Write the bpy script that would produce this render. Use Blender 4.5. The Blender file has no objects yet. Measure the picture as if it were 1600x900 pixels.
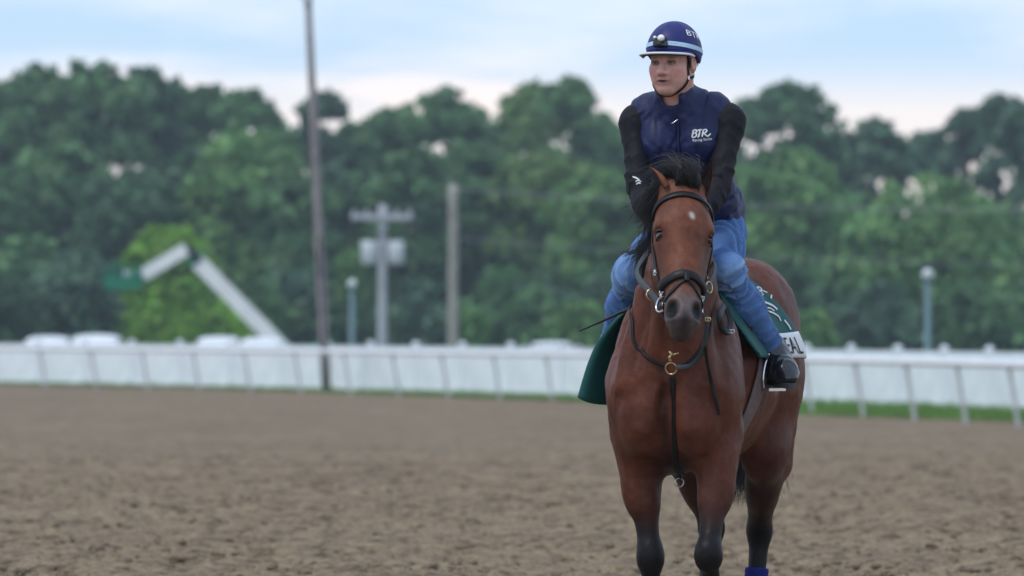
import bpy, math, random
import numpy as np
from mathutils import Vector, Matrix

random.seed(7)
RNG = np.random.default_rng(7)
scene = bpy.context.scene
COL = scene.collection

# ------------------------------------------------------------------ camera
F = 8400.0 / 1600.0            # focal length in picture widths
CAM_H = 1.35
cam_d = bpy.data.cameras.new("camera")
cam = bpy.data.objects.new("camera", cam_d)
COL.objects.link(cam)
cam.location = (0, 0, CAM_H)
cam.rotation_euler = (math.radians(90) + math.atan(55 / 8400.0), 0, 0)
cam_d.sensor_width = 36
cam_d.lens = 36 * F
cam_d.clip_start = 0.5
cam_d.clip_end = 6000
cam_d.dof.use_dof = True
cam_d.dof.focus_distance = 20.7
cam_d.dof.aperture_fstop = 4.1
cam_d.dof.aperture_blades = 0
scene.camera = cam

# ------------------------------------------------------------------ world: early daylight under thin streaky cloud
SUN_EL, SUN_ROT = math.radians(60), math.radians(228)
world = bpy.data.worlds.new("World")
scene.world = world
world.use_nodes = True
nt = world.node_tree
nt.nodes.clear()
out = nt.nodes.new("ShaderNodeOutputWorld")
bg = nt.nodes.new("ShaderNodeBackground")
sky = nt.nodes.new("ShaderNodeTexSky")
sky.sky_type = 'NISHITA'
sky.sun_disc = False
sky.sun_elevation = SUN_EL
sky.sun_rotation = SUN_ROT
sky.air_density = 1.0
sky.dust_density = 0.6
sky.ozone_density = 2.0
SKY_STRENGTH = 0.10
tc = nt.nodes.new("ShaderNodeTexCoord")
sep = nt.nodes.new("ShaderNodeSeparateXYZ")
nt.links.new(tc.outputs["Generated"], sep.inputs[0])
def wmath(op, a, b=None, c=None, clamp=False):
    n = nt.nodes.new("ShaderNodeMath"); n.operation = op; n.use_clamp = clamp
    for i, v in enumerate((a, b, c)):
        if v is None: continue
        if isinstance(v, (int, float)): n.inputs[i].default_value = v
        else: nt.links.new(v, n.inputs[i])
    return n.outputs[0]
def wramp(fac, stops):
    n = nt.nodes.new("ShaderNodeValToRGB")
    el = n.color_ramp.elements
    while len(el) < len(stops): el.new(0.5)
    for e, (p, c) in zip(el, stops):
        e.position = p; e.color = (*c, 1) if len(c) == 3 else c
    nt.links.new(fac, n.inputs[0])
    return n.outputs[0]
# streaks: long in azimuth, thin in elevation
mp = nt.nodes.new("ShaderNodeMapping")
mp.inputs["Scale"].default_value = (16, 16, 75)
mp.inputs["Rotation"].default_value = (0, 0.012, 0)
mp.inputs["Location"].default_value = (0.4, 0.2, 0.35)
nt.links.new(tc.outputs["Generated"], mp.inputs[0])
nz = nt.nodes.new("ShaderNodeTexNoise")
nz.inputs["Scale"].default_value = 1.0
nz.inputs["Detail"].default_value = 5
nz.inputs["Roughness"].default_value = 0.5
nt.links.new(mp.outputs[0], nz.inputs["Vector"])
cloud = wramp(nz.outputs["Fac"], [(0.40, (0, 0, 0)), (0.62, (1, 1, 1))])
low = wramp(sep.outputs["Z"], [(0.0, (1, 1, 1)), (0.040, (0.9, 0.9, 0.9)), (0.052, (0, 0, 0))])
skym = nt.nodes.new("ShaderNodeMix"); skym.data_type = 'RGBA'; skym.blend_type = 'MULTIPLY'
skym.inputs[0].default_value = 1
nt.links.new(sky.outputs[0], skym.inputs[6])
skym.inputs[7].default_value = (SKY_STRENGTH * 10,) * 3 + (1,)
def wmix(fac, a, b):
    n = nt.nodes.new("ShaderNodeMix"); n.data_type = 'RGBA'
    if isinstance(fac, float): n.inputs[0].default_value = fac
    else: nt.links.new(fac, n.inputs[0])
    for k, v in ((6, a), (7, b)):
        if isinstance(v, tuple): n.inputs[k].default_value = (*v, 1)
        else: nt.links.new(v, n.inputs[k])
    return n.outputs[2]
veil = wmix(0.72, skym.outputs[2], (4.9, 7.0, 9.6))          # thin high veil over the blue
cl = wmix(low, (7.6, 8.3, 9.6), (11.6, 9.6, 8.2))            # low clouds catch warm light
fac = wmath('MULTIPLY', cloud, 0.85)
fac2 = wmath('MAXIMUM', fac, wmath('MULTIPLY', low, 0.74))
final = wmix(fac2, veil, cl)
nt.links.new(final, bg.inputs[0])
bg.inputs[1].default_value = SKY_STRENGTH
nt.links.new(bg.outputs[0], out.inputs[0])

sun_d = bpy.data.lights.new("sun", 'SUN')
sun_d.energy = 1.4
sun_d.angle = math.radians(14)
sun_d.color = (1.0, 0.94, 0.86)
sun = bpy.data.objects.new("sun", sun_d)
COL.objects.link(sun)
sdir = Vector((math.sin(SUN_ROT) * math.cos(SUN_EL), math.cos(SUN_ROT) * math.cos(SUN_EL), math.sin(SUN_EL)))
sun.rotation_euler = (-sdir).to_track_quat('-Z', 'Y').to_euler()
sun.location = sdir * 60

scene.view_settings.view_transform = 'Standard'
scene.view_settings.look = 'None'
scene.view_settings.exposure = 0.30
scene.view_settings.gamma = 1.0
scene.view_settings.use_curve_mapping = False
scene.render.engine = 'CYCLES'
scene.cycles.use_denoising = True

# ------------------------------------------------------------------ general helpers
def A(*v): return np.array(v, dtype=np.float64)
def nrm(v):
    v = np.asarray(v, float)
    return v / (np.linalg.norm(v, axis=-1, keepdims=True) + 1e-12)
def ss(a, b, x):
    t = np.clip((np.asarray(x, float) - a) / (b - a), 0, 1)
    return t * t * (3 - 2 * t)
def ground_z(d):
    return -0.3 * ss(30, 85, d) - 0.3 * ss(150, 210, d)
def px_ground(px, py):
    """world point of the ground seen at a photo pixel"""
    d = 100.0
    for _ in range(60):
        d = 0.5 * d + 0.5 * (CAM_H - float(ground_z(d))) * 8400 / (py - 505)
    return A((px - 800) / 8400 * d, d, float(ground_z(d)))
def px_at(px, py, d):
    return A((px - 800) / 8400 * d, d, CAM_H + (505 - py) / 8400 * d)

def hash3(ix, iy, iz, seed):
    h = (ix.astype(np.int64) * 374761393 + iy.astype(np.int64) * 668265263 + iz.astype(np.int64) * 1274126177 + seed * 974634211) & 0xffffffff
    h = ((h ^ (h >> 13)) * 1103515245) & 0xffffffff
    h = ((h ^ (h >> 16)) * 2246822519) & 0xffffffff
    return ((h ^ (h >> 15)) & 0xffffff) / float(0xffffff)
def vnoise(P, seed=0):
    i = np.floor(P); f = P - i; u = f * f * (3 - 2 * f)
    x, y, z = (i[:, k].astype(np.int64) for k in range(3))
    r = 0
    for dx in (0, 1):
        for dy in (0, 1):
            for dz in (0, 1):
                w = (u[:, 0] if dx else 1 - u[:, 0]) * (u[:, 1] if dy else 1 - u[:, 1]) * (u[:, 2] if dz else 1 - u[:, 2])
                r = r + w * hash3(x + dx, y + dy, z + dz, seed)
    return r * 2 - 1
def fbm(P, seed=0, octv=3):
    r = 0; a = 1; t = 0
    for o in range(octv):
        r = r + a * vnoise(P * (2.03 ** o) + o * 17.3, seed + o); t += a; a *= 0.5
    return r / t

OFF = {}      # parent object name -> offset of its local frame in "rig" coordinates
def link(o, parent=None):
    COL.objects.link(o)
    if parent is not None: o.parent = parent
    return o
def tag(o, label=None, cat=None, group=None, kind=None):
    if label: o["label"] = label
    if cat: o["category"] = cat
    if group: o["group"] = group
    if kind: o["kind"] = kind
    return o
def empty(name, loc, rz=0, label=None, cat=None, group=None):
    o = bpy.data.objects.new(name, None)
    o.empty_display_size = 0.2
    o.location = loc; o.rotation_euler = (0, 0, rz)
    link(o); tag(o, label, cat, group)
    return o
def mesh_np(name, V, faces, smooth=True, colors=None, auto=None):
    """faces: (n,k) int array or list of such arrays"""
    if isinstance(faces, np.ndarray): faces = [faces]
    faces = [np.asarray(f, np.int32) for f in faces if len(f)]
    me = bpy.data.meshes.new(name)
    V = np.asarray(V, np.float32)
    me.vertices.add(len(V)); me.vertices.foreach_set("co", V.ravel())
    loops = np.concatenate([f.ravel() for f in faces])
    tot = np.concatenate([np.full(len(f), f.shape[1], np.int32) for f in faces])
    start = np.concatenate([[0], np.cumsum(tot)[:-1]]).astype(np.int32)
    me.loops.add(len(loops)); me.loops.foreach_set("vertex_index", loops)
    me.polygons.add(len(tot)); me.polygons.foreach_set("loop_start", start)
    me.update(calc_edges=True)
    me.polygons.foreach_set("use_smooth", np.full(len(tot), bool(smooth)))
    if colors is not None:
        ca = me.color_attributes.new("tint", 'FLOAT_COLOR', 'POINT')
        c4 = np.ones((len(V), 4), np.float32); c4[:, :3] = colors
        ca.data.foreach_set("color", c4.ravel())
    me.validate()
    return me
def mk(name, V, faces, mat=None, parent=None, smooth=True, colors=None, label=None, off=True):
    V = np.asarray(V, float)
    if parent is not None and off and parent.name in OFF: V = V - OFF[parent.name]
    me = mesh_np(name, V, faces, smooth, colors)
    if mat: me.materials.append(mat)
    o = bpy.data.objects.new(name, me)
    link(o, parent)
    if parent is not None and parent.name in OFF: OFF[o.name] = OFF[parent.name]
    if label: o["label"] = label
    return o

class MB:
    """collects simple solids into one mesh"""
    def __init__(s): s.v = []; s.f = {}; s.n = 0
    def add(s, V, *fs):
        V = np.asarray(V, float)
        for f in fs:
            f = np.asarray(f, np.int32)
            if len(f): s.f.setdefault(f.shape[1], []).append(f + s.n)
        s.v.append(V); s.n += len(V)
        return s
    def box(s, c, size, R=None):
        h = np.asarray(size, float) / 2
        V = np.array([[x, y, z] for x in (-1, 1) for y in (-1, 1) for z in (-1, 1)], float) * h
        if R is not None: V = V @ np.asarray(R).T
        Fq = [[0, 1, 3, 2], [4, 6, 7, 5], [0, 4, 5, 1], [2, 3, 7, 6], [0, 2, 6, 4], [1, 5, 7, 3]]
        return s.add(V + np.asarray(c), Fq)
    def tube(s, pts, rad, n=8, caps=True, flat=None):
        V, fs = tube(pts, rad, n, caps, flat)
        return s.add(V, *fs)
    def ball(s, c, r, nu=12, nv=8, R=None):
        V, fs = sphere(nu, nv); V = V * np.asarray(r)
        if R is not None: V = V @ np.asarray(R).T
        return s.add(V + np.asarray(c), *fs)
    def data(s):
        return np.concatenate(s.v), [np.concatenate(x) for x in s.f.values()]
    def build(s, name, mat, parent=None, smooth=False, label=None, colors=None, off=True):
        V, fs = s.data()
        return mk(name, V, fs, mat, parent, smooth, colors, label, off)
def sphere(nu=12, nv=8):
    V = [[0, 0, 1]]
    for j in range(1, nv):
        t = math.pi * j / nv
        for i in range(nu):
            p = 2 * math.pi * i / nu
            V.append([math.sin(t) * math.cos(p), math.sin(t) * math.sin(p), math.cos(t)])
    V.append([0, 0, -1])
    q = []; tr = []
    for i in range(nu):
        i2 = (i + 1) % nu
        tr.append([0, 1 + i, 1 + i2])
        b = 1 + (nv - 2) * nu
        tr.append([len(V) - 1, b + i2, b + i])
        for j in range(nv - 2):
            a = 1 + j * nu
            q.append([a + i, a + nu + i, a + nu + i2, a + i2])
    return np.array(V, float), (np.array(q), np.array(tr))
def frames(P):
    P = np.asarray(P, float)
    T = np.gradient(P, axis=0); T = nrm(T)
    up = A(0, 0, 1) if abs(T[0, 2]) < 0.9 else A(1, 0, 0)
    N = np.zeros_like(P)
    n = up - T[0] * (up @ T[0]); n = n / np.linalg.norm(n)
    for i in range(len(P)):
        n = n - T[i] * (n @ T[i]); n = n / (np.linalg.norm(n) + 1e-12); N[i] = n
    return T, N, np.cross(T, N)
def tube(pts, rad, n=8, caps=True, flat=None):
    P = np.asarray(pts, float); m = len(P)
    r = np.broadcast_to(np.asarray(rad, float), (m,))
    T, N, B = frames(P)
    a = np.arange(n) * 2 * math.pi / n
    V = P[:, None] + r[:, None, None] * (np.cos(a)[None, :, None] * N[:, None] + np.sin(a)[None, :, None] * B[:, None])
    V = V.reshape(-1, 3)
    q = [[i * n + j, i * n + (j + 1) % n, (i + 1) * n + (j + 1) % n, (i + 1) * n + j] for i in range(m - 1) for j in range(n)]
    fs = [np.array(q)]
    if caps:
        V = np.vstack([V, P[:1], P[-1:]])
        c0, c1 = m * n, m * n + 1
        fs.append(np.array([[c0, (j + 1) % n, j] for j in range(n)] + [[c1, (m - 1) * n + j, (m - 1) * n + (j + 1) % n] for j in range(n)]))
    return V, fs
def spline(pts, n=30):
    """Catmull-Rom through the points"""
    P = np.asarray(pts, float)
    if len(P) == 2: return P[0] + (P[1] - P[0]) * np.linspace(0, 1, n)[:, None]
    Q = np.vstack([2 * P[0] - P[1], P, 2 * P[-1] - P[-2]])
    t = np.linspace(0, len(P) - 1 - 1e-9, n); i = t.astype(int); f = (t - i)[:, None]
    p0, p1, p2, p3 = Q[i], Q[i + 1], Q[i + 2], Q[i + 3]
    return 0.5 * (2 * p1 + (p2 - p0) * f + (2 * p0 - 5 * p1 + 4 * p2 - p3) * f ** 2 + (3 * p1 - p0 - 3 * p2 + p3) * f ** 3)
def ribbon(P, N, width, thick):
    """flat strap along P, outward normal N, its inner face on P"""
    P = np.asarray(P, float); N = nrm(N); T = nrm(np.gradient(P, axis=0))
    S = nrm(np.cross(T, N)); N = nrm(np.cross(S, T))
    w = np.broadcast_to(np.asarray(width, float), (len(P),))[:, None] / 2
    e = thick * 0.3
    ring = [P - S * w, P - S * w + N * (thick - e), P - S * (w - e) + N * thick, P + S * (w - e) + N * thick, P + S * w + N * (thick - e), P + S * w]
    n = len(ring); m = len(P)
    V = np.stack(ring, 1).reshape(-1, 3)
    q = [[i * n + j, i * n + (j + 1) % n, (i + 1) * n + (j + 1) % n, (i + 1) * n + j] for i in range(m - 1) for j in range(n)]
    caps = np.array([list(range(n))[::-1], [(m - 1) * n + j for j in range(n)]])
    return V, [np.array(q), caps]
def ring_mesh(c, ax, R, r, nu=28, nv=8):
    """torus"""
    ax = nrm(ax); h = A(0, 0, 1) if abs(ax[2]) < .9 else A(1, 0, 0)
    e1 = nrm(np.cross(ax, h)); e2 = np.cross(ax, e1)
    V = []
    for i in range(nu):
        a = 2 * math.pi * i / nu; d = e1 * math.cos(a) + e2 * math.sin(a)
        for j in range(nv):
            b = 2 * math.pi * j / nv
            V.append(c + d * (R + r * math.cos(b)) + ax * r * math.sin(b))
    q = [[i * nv + j, ((i + 1) % nu) * nv + j, ((i + 1) % nu) * nv + (j + 1) % nv, i * nv + (j + 1) % nv] for i in range(nu) for j in range(nv)]
    return np.array(V), [np.array(q)]

# ------------------------------------------------------------------ materials
def mat(name, col, rough=0.6, spec=0.4, metal=0.0, sheen=0.0, noise=None, bump=None, tint=False, coat=0.0, transl=None):
    """noise=(scale, amount, detail)   bump=(scale, strength, distance)"""
    m = bpy.data.materials.new(name); m.use_nodes = True
    t = m.node_tree; b = t.nodes["Principled BSDF"]
    b.inputs["Roughness"].default_value = rough
    b.inputs["Specular IOR Level"].default_value = spec
    b.inputs["Metallic"].default_value = metal
    b.inputs["Sheen Weight"].default_value = sheen
    b.inputs["Coat Weight"].default_value = coat
    src = None
    tc = t.nodes.new("ShaderNodeTexCoord")
    if tint:
        at = t.nodes.new("ShaderNodeAttribute"); at.attribute_name = "tint"
        src = at.outputs["Color"]
    else:
        rgb = t.nodes.new("ShaderNodeRGB"); rgb.outputs[0].default_value = (*col, 1); src = rgb.outputs[0]
    if noise:
        sc, am, de = noise
        n = t.nodes.new("ShaderNodeTexNoise"); n.inputs["Scale"].default_value = sc; n.inputs["Detail"].default_value = de
        t.links.new(tc.outputs["Object"], n.inputs["Vector"])
        mr = t.nodes.new("ShaderNodeMapRange")
        mr.inputs[1].default_value = 0.3; mr.inputs[2].default_value = 0.7
        mr.inputs[3].default_value = 1 - am; mr.inputs[4].default_value = 1 + am
        t.links.new(n.outputs["Fac"], mr.inputs[0])
        mx = t.nodes.new("ShaderNodeMix"); mx.data_type = 'RGBA'; mx.blend_type = 'MULTIPLY'; mx.inputs[0].default_value = 1
        t.links.new(src, mx.inputs[6]); t.links.new(mr.outputs[0], mx.inputs[7])
        src = mx.outputs[2]
    t.links.new(src, b.inputs["Base Color"])
    if bump:
        sc, st, di = bump
        n = t.nodes.new("ShaderNodeTexNoise"); n.inputs["Detail"].default_value = 4
        if isinstance(sc, tuple):
            mp = t.nodes.new("ShaderNodeMapping"); mp.inputs["Scale"].default_value = sc
            t.links.new(tc.outputs["Object"], mp.inputs[0]); t.links.new(mp.outputs[0], n.inputs["Vector"]); n.inputs["Scale"].default_value = 1
        else:
            t.links.new(tc.outputs["Object"], n.inputs["Vector"]); n.inputs["Scale"].default_value = sc
        bp = t.nodes.new("ShaderNodeBump"); bp.inputs["Strength"].default_value = st; bp.inputs["Distance"].default_value = di
        t.links.new(n.outputs["Fac"], bp.inputs["Height"]); t.links.new(bp.outputs[0], b.inputs["Normal"])
    if transl:
        tb = t.nodes.new("ShaderNodeBsdfTranslucent"); t.links.new(src, tb.inputs[0])
        ms = t.nodes.new("ShaderNodeMixShader"); ms.inputs[0].default_value = transl
        o = t.nodes["Material Output"]
        t.links.new(b.outputs[0], ms.inputs[1]); t.links.new(tb.outputs[0], ms.inputs[2]); t.links.new(ms.outputs[0], o.inputs[0])
    return m
M = dict(
    coat=mat("bay_coat", None, 0.46, 0.17, sheen=0.0, tint=True, noise=(38, .22, 6), bump=((120, 120, 34), .42, .005)),
    hair=mat("black_hair", (.011, .0098, .011), 0.36, 0.55, noise=(40, .3, 2)),
    hoof=mat("hoof_horn", (.03, .025, .022), .5),
    eye=mat("eye_dark", (.008, .005, .004), .06, .6, coat=.6),
    skin=mat("skin", None, .44, .42, tint=True, noise=(90, .06, 4), bump=(420, .12, .001)),
    sclera=mat("eye_white", (.55, .52, .5), .2, .5),
    iris=mat("iris", (.03, .02, .015), .1, .6),
    vest=mat("navy_nylon", (.0098, .0155, .068), .50, .3, noise=(9, .16, 4), bump=(60, .5, .005)),
    vest_edge=mat("navy_piping", (.012, .016, .06), .6, .3),
    knit=mat("black_knit", (.0085, .0078, .0125), .66, .2, sheen=.0, noise=(30, .2, 4), bump=(190, .3, .002)),
    denim=mat("denim", None, .8, .2, tint=True, noise=(260, .14, 4), bump=(300, .25, .001)),
    boot=mat("boot_leather", (.012, .013, .018), .22, .5, noise=(30, .3, 3), bump=(60, .2, .003), coat=.3),
    sole=mat("grey_rubber", (.06, .065, .075), .7),
    helmet=mat("navy_silk", (.0125, .017, .125), .5, .35, noise=(40, .08, 4), bump=(400, .12, .0006)),
    pale_blue=mat("pale_blue_elastic", (.42, .60, .78), .6, noise=(60, .07, 3)),
    white_trim=mat("white_trim", (.72, .74, .76), .45, noise=(30, .05, 3)),
    black_plastic=mat("black_plastic", (.012, .012, .014), .35, .5),
    lens=mat("lamp_lens", (.75, .77, .8), .12, .6, coat=.5),
    leather=mat("dark_leather", (.008, .0065, .0075), .48, .28, noise=(50, .3, 3), bump=(220, .2, .001)),
    web=mat("grey_webbing", (.055, .066, .075), .7, .3, noise=(120, .2, 3)),
    brass=mat("brass", (.62, .46, .24), .28, .5, metal=1.0, noise=(60, .2, 3)),
    steel=mat("steel", (.62, .62, .64), .22, .5, metal=1.0, noise=(60, .12, 3)),
    cloth=mat("green_cloth", (.006, .078, .074), .62, .35, noise=(14, .15, 4), bump=(500, .25, .0008)),
    cloth_back=mat("grey_lining", (.10, .11, .11), .85, .2, noise=(60, .15, 3)),
    print_white=mat("white_print", (.75, .76, .78), .6, noise=(80, .06, 3)),
    print_black=mat("black_print", (.01, .01, .014), .6, noise=(80, .2, 3)),
    girth=mat("mauve_girth", (.16, .118, .115), .8, .2, noise=(50, .15, 3), bump=(300, .3, .001)),
    wrap=mat("blue_bandage", (.010, .018, .15), .8, .2, noise=(60, .15, 3), bump=((30, 30, 160), .4, .002)),
    whip=mat("whip_leather", (.012, .011, .012), .4, .4, noise=(40, .2, 2)),
    vinyl=mat("white_vinyl", (.83, .86, .92), .45, .4, noise=(1.1, .13, 5)),
    rail=mat("white_rail_plastic", (.76, .77, .79), .4, .4, noise=(3, .08, 4)),
    railpost=mat("rail_post_plastic", (.50, .51, .52), .55, .3, noise=(5, .18, 4)),
    darkpole=mat("weathered_dark_pole", (.25, .225, .235), .85, .2, noise=(2.2, .25, 5), bump=((20, 20, 2), .4, .01)),
    greypole=mat("grey_pole", (.43, .44, .48), .8, .2, noise=(1.8, .15, 5), bump=((14, 14, 1.5), .4, .01)),
    tanpole=mat("tan_wood_pole", (.33, .31, .28), .85, .2, noise=(1.8, .2, 5), bump=((14, 14, 1.5), .4, .01)),
    can=mat("transformer_grey", (.58, .61, .65), .4, .4, noise=(4, .08, 3)),
    tealpost=mat("teal_painted_post", (.10, .18, .20), .5, .4, noise=(6, .15, 3)),
    globe=mat("lamp_globe", (.50, .55, .56), .25, .5, noise=(8, .05, 2)),
    liftwhite=mat("white_boom_paint", (.80, .81, .83), .4, .4, noise=(1.6, .07, 4)),
    liftgreen=mat("green_machine_paint", (.01, .20, .115), .45, .4, noise=(3, .12, 4)),
    rubber=mat("tyre_rubber", (.02, .02, .021), .85, .2, noise=(20, .2, 3)),
    carwhite=mat("white_car_paint", (.74, .76, .79), .25, .5, coat=.5, noise=(1.2, .03, 3)),
    glass=mat("car_glass", (.02, .025, .03), .06, .6, coat=.4),
    redlens=mat("red_lens", (.35, .01, .01), .2),
    darkmetal=mat("dark_metal", (.03, .03, .034), .5, .4, metal=.6),
    wire=mat("wire_cable", (.30, .31, .32), .5),
    bark=mat("bark", (.075, .06, .048), .9, .1, noise=(1.5, .3, 5), bump=((6, 6, 1), .6, .05)),
    leaf=mat("leaves", None, .6, .25, tint=True, noise=(.35, .22, 4), transl=.25),
    grass=mat("grass_blades", None, .6, .25, tint=True, noise=(2.0, .25, 4), transl=.25),
)
# ================================================================== THE SETTING
# ---- dirt track and land: one sheet to the horizon, really lumpy where it is near
def build_ground():
    d0 = np.concatenate([np.linspace(-40, 10, 6), np.linspace(14, 25.4, 12)])
    d1 = 26 * np.exp(np.arange(0, 720) * 0.00122)
    d2 = np.geomspace(d1[-1] * 1.006, 180, 110)
    d3 = np.geomspace(190, 4200, 26)
    D = np.concatenate([d0, d1, d2, d3])
    ui = np.linspace(-1, 1, 521) * 0.165
    uo = 0.165 * np.array([1.15, 1.5, 2.1, 3, 5, 9])
    U = np.concatenate([-uo[::-1], ui, uo])
    W = np.maximum(np.abs(D), 24)
    X = U[None] * W[:, None]; Y = np.repeat(D[:, None], len(U), 1)
    Z = ground_z(Y)
    P = np.stack([X, Y, 0 * X], -1).reshape(-1, 3)
    amp = (ss(10, 24, np.abs(P[:, 1])) * (1 - ss(62, 86, P[:, 1])))
    big = fbm(P * A(1 / .55, 1 / .7, 1), 3, 2)
    mid = vnoise(P * A(1 / .17, 1 / .22, 1), 11)
    mid2 = vnoise(P * A(1 / .10, 1 / .12, 1) + 7.7, 17)
    small = vnoise(P * A(1 / .05, 1 / .06, 1), 23)
    # scattered hoof dents
    cell = np.floor(P[:, :2] / .42)
    dent = np.zeros(len(P))
    for ox in (-1, 0, 1):
        for oy in (-1, 0, 1):
            cx, cy = cell[:, 0] + ox, cell[:, 1] + oy
            z0 = np.zeros_like(cx)
            jx = (cx + hash3(cx, cy, z0, 5)) * .42; jy = (cy + hash3(cx, cy, z0, 6)) * .42
            on = hash3(cx, cy, z0, 8) < .55
            r = np.sqrt(((P[:, 0] - jx) / .075) ** 2 + ((P[:, 1] - jy) / .10) ** 2)
            dent += on * (-np.exp(-r ** 2) * .030 + np.exp(-(r - 1.5) ** 2 / .2) * .010)
    h = .022 * big + .024 * np.clip(mid, -.6, 1) + .018 * mid2 + .010 * small + 1.4 * dent
    Z = Z.reshape(-1) + h * amp
    V = np.stack([P[:, 0], P[:, 1], Z], -1)
    n = len(U); i = np.arange(len(D) - 1)[:, None] * n + np.arange(n - 1)[None]
    i = i.ravel()
    q = np.stack([i, i + 1, i + 1 + n, i + n], -1)
    m = bpy.data.materials.new("harrowed_dirt"); m.use_nodes = True
    t = m.node_tree; b = t.nodes["Principled BSDF"]
    b.inputs["Roughness"].default_value = .95; b.inputs["Specular IOR Level"].default_value = .15
    tcn = t.nodes.new("ShaderNodeTexCoord")
    def noise(sc, de, ro=.55):
        k = t.nodes.new("ShaderNodeTexNoise"); k.inputs["Scale"].default_value = sc; k.inputs["Detail"].default_value = de; k.inputs["Roughness"].default_value = ro
        t.links.new(tcn.outputs["Object"], k.inputs["Vector"]); return k.outputs["Fac"]
    def ramp(f, stops):
        k = t.nodes.new("ShaderNodeValToRGB"); el = k.color_ramp.elements
        while len(el) < len(stops): el.new(.5)
        for e, (p, c) in zip(el, stops): e.position = p; e.color = (*c, 1)
        t.links.new(f, k.inputs[0]); return k.outputs[0]
    def mul(a, c):
        k = t.nodes.new("ShaderNodeMix"); k.data_type = 'RGBA'; k.blend_type = 'MULTIPLY'; k.inputs[0].default_value = 1
        t.links.new(a, k.inputs[6]); t.links.new(c, k.inputs[7]); return k.outputs[2]
    base = ramp(noise(.35, 5), [(.3, (.198, .148, .098)), (.7, (.265, .202, .135))])
    damp = ramp(noise(5.0, 5, .6), [(.34, (.38, .355, .34)), (.49, (.92, .92, .92)), (.7, (1.14, 1.13, 1.12))])
    fine = ramp(noise(24, 5, .75), [(.36, (.50, .48, .47)), (.5, (.98, .98, .98)), (.66, (1.22, 1.21, 1.20))])
    t.links.new(mul(mul(base, damp), fine), b.inputs["Base Color"])
    bp = t.nodes.new("ShaderNodeBump"); bp.inputs["Strength"].default_value = .7; bp.inputs["Distance"].default_value = .02
    t.links.new(noise(26, 5, .65), bp.inputs["Height"]); t.links.new(bp.outputs[0], b.inputs["Normal"])
    o = mk("dirt_track", V, q, m); o["kind"] = "structure"
    # loose clods lying on the near dirt
    mb_v = []; mb_f = []; nn = 0
    sv, sf = sphere(6, 4)
    for k in range(5200):
        d = 27 + 26 * RNG.random() ** 1.6; x = (RNG.random() * 2 - 1) * .13 * d
        s = .008 + .026 * RNG.random() ** 2.4
        vv = sv * (s * A(1 + .5 * RNG.random(), 1 + .5 * RNG.random(), .7)) * (1 + .35 * (RNG.random((len(sv), 1)) - .5))
        mb_v.append(vv + A(x, d, float(ground_z(d)) + .004)); mb_f.append([f + nn for f in sf]); nn += len(sv)
    o = mk("dirt_clods", np.concatenate(mb_v), [np.concatenate([f[0] for f in mb_f]), np.concatenate([f[1] for f in mb_f])], m, smooth=False)
    o["kind"] = "stuff"
build_ground()

def poly_at(pl, px):
    """ground pixel on a polyline of (px,py) at a given px"""
    return float(np.interp(px, [p[0] for p in pl], [p[1] for p in pl]))
FENCE = [(-260, 593), (-20, 598.5), (75, 600), (470, 608), (870, 619), (1100, 624), (1263, 628.5), (1450, 636), (1590, 642.5), (1800, 655)]
RAIL = [(-260, 598), (-20, 602.5), (75, 604.5), (470, 614), (870, 626), (1100, 637), (1263, 647), (1450, 658), (1590, 667), (1800, 684)]
EDGE = [(-260, 595), (-20, 600.2), (75, 601.8), (300, 606.2), (470, 612), (870, 626), (1100, 641), (1263, 648.5), (1450, 654.5), (1590, 659), (1800, 671)]

# ---- grass verge between fence and track, and the field beyond the fence
def strip(name, pa, pb, mat_, dz, n=60):
    xs = np.linspace(-250, 1790, n)
    a = np.array([px_ground(x, poly_at(pa, x)) for x in xs]); b = np.array([px_ground(x, poly_at(pb, x)) for x in xs])
    V = np.vstack([a, b]); V[:, 2] += dz
    q = np.array([[i, i + 1, n + i + 1, n + i] for i in range(n - 1)])
    return mk(name, V, q, mat_)
M["turf"] = mat("turf", (.10, .175, .045), .9, .1, noise=(2.5, .3, 5), bump=(18, .7, .03))
o = strip("grass_verge", EDGE, FENCE, M["turf"], .018); o["kind"] = "structure"
xs = np.linspace(-250, 1790, 50)
rows = []
for k, dd in enumerate([0.15, 25, 60, 110, 200, 420, 1200, 3500]):
    r = np.array([px_ground(x, poly_at(FENCE, x)) for x in xs])
    ang = (xs - 800) / 8400 * (1 + 1.5 * k)
    r2 = r + np.stack([r[:, 0] / r[:, 1] * dd, np.full(len(xs), dd), 0 * xs], -1)
    r2[:, 2] = ground_z(r2[:, 1]) + .015
    if k > 3: r2[:, 0] *= 1 + .8 * (k - 3)
    rows.append(r2)
n = len(xs)
V = np.concatenate(rows)
q = np.array([[k * n + i, k * n + i + 1, (k + 1) * n + i + 1, (k + 1) * n + i] for k in range(len(rows) - 1) for i in range(n - 1)])
o = mk("field", V, q, mat("field_grass", (.06, .10, .03), .9, .1, noise=(.6, .3, 5), bump=(6, .6, .05))); o["kind"] = "structure"

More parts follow.
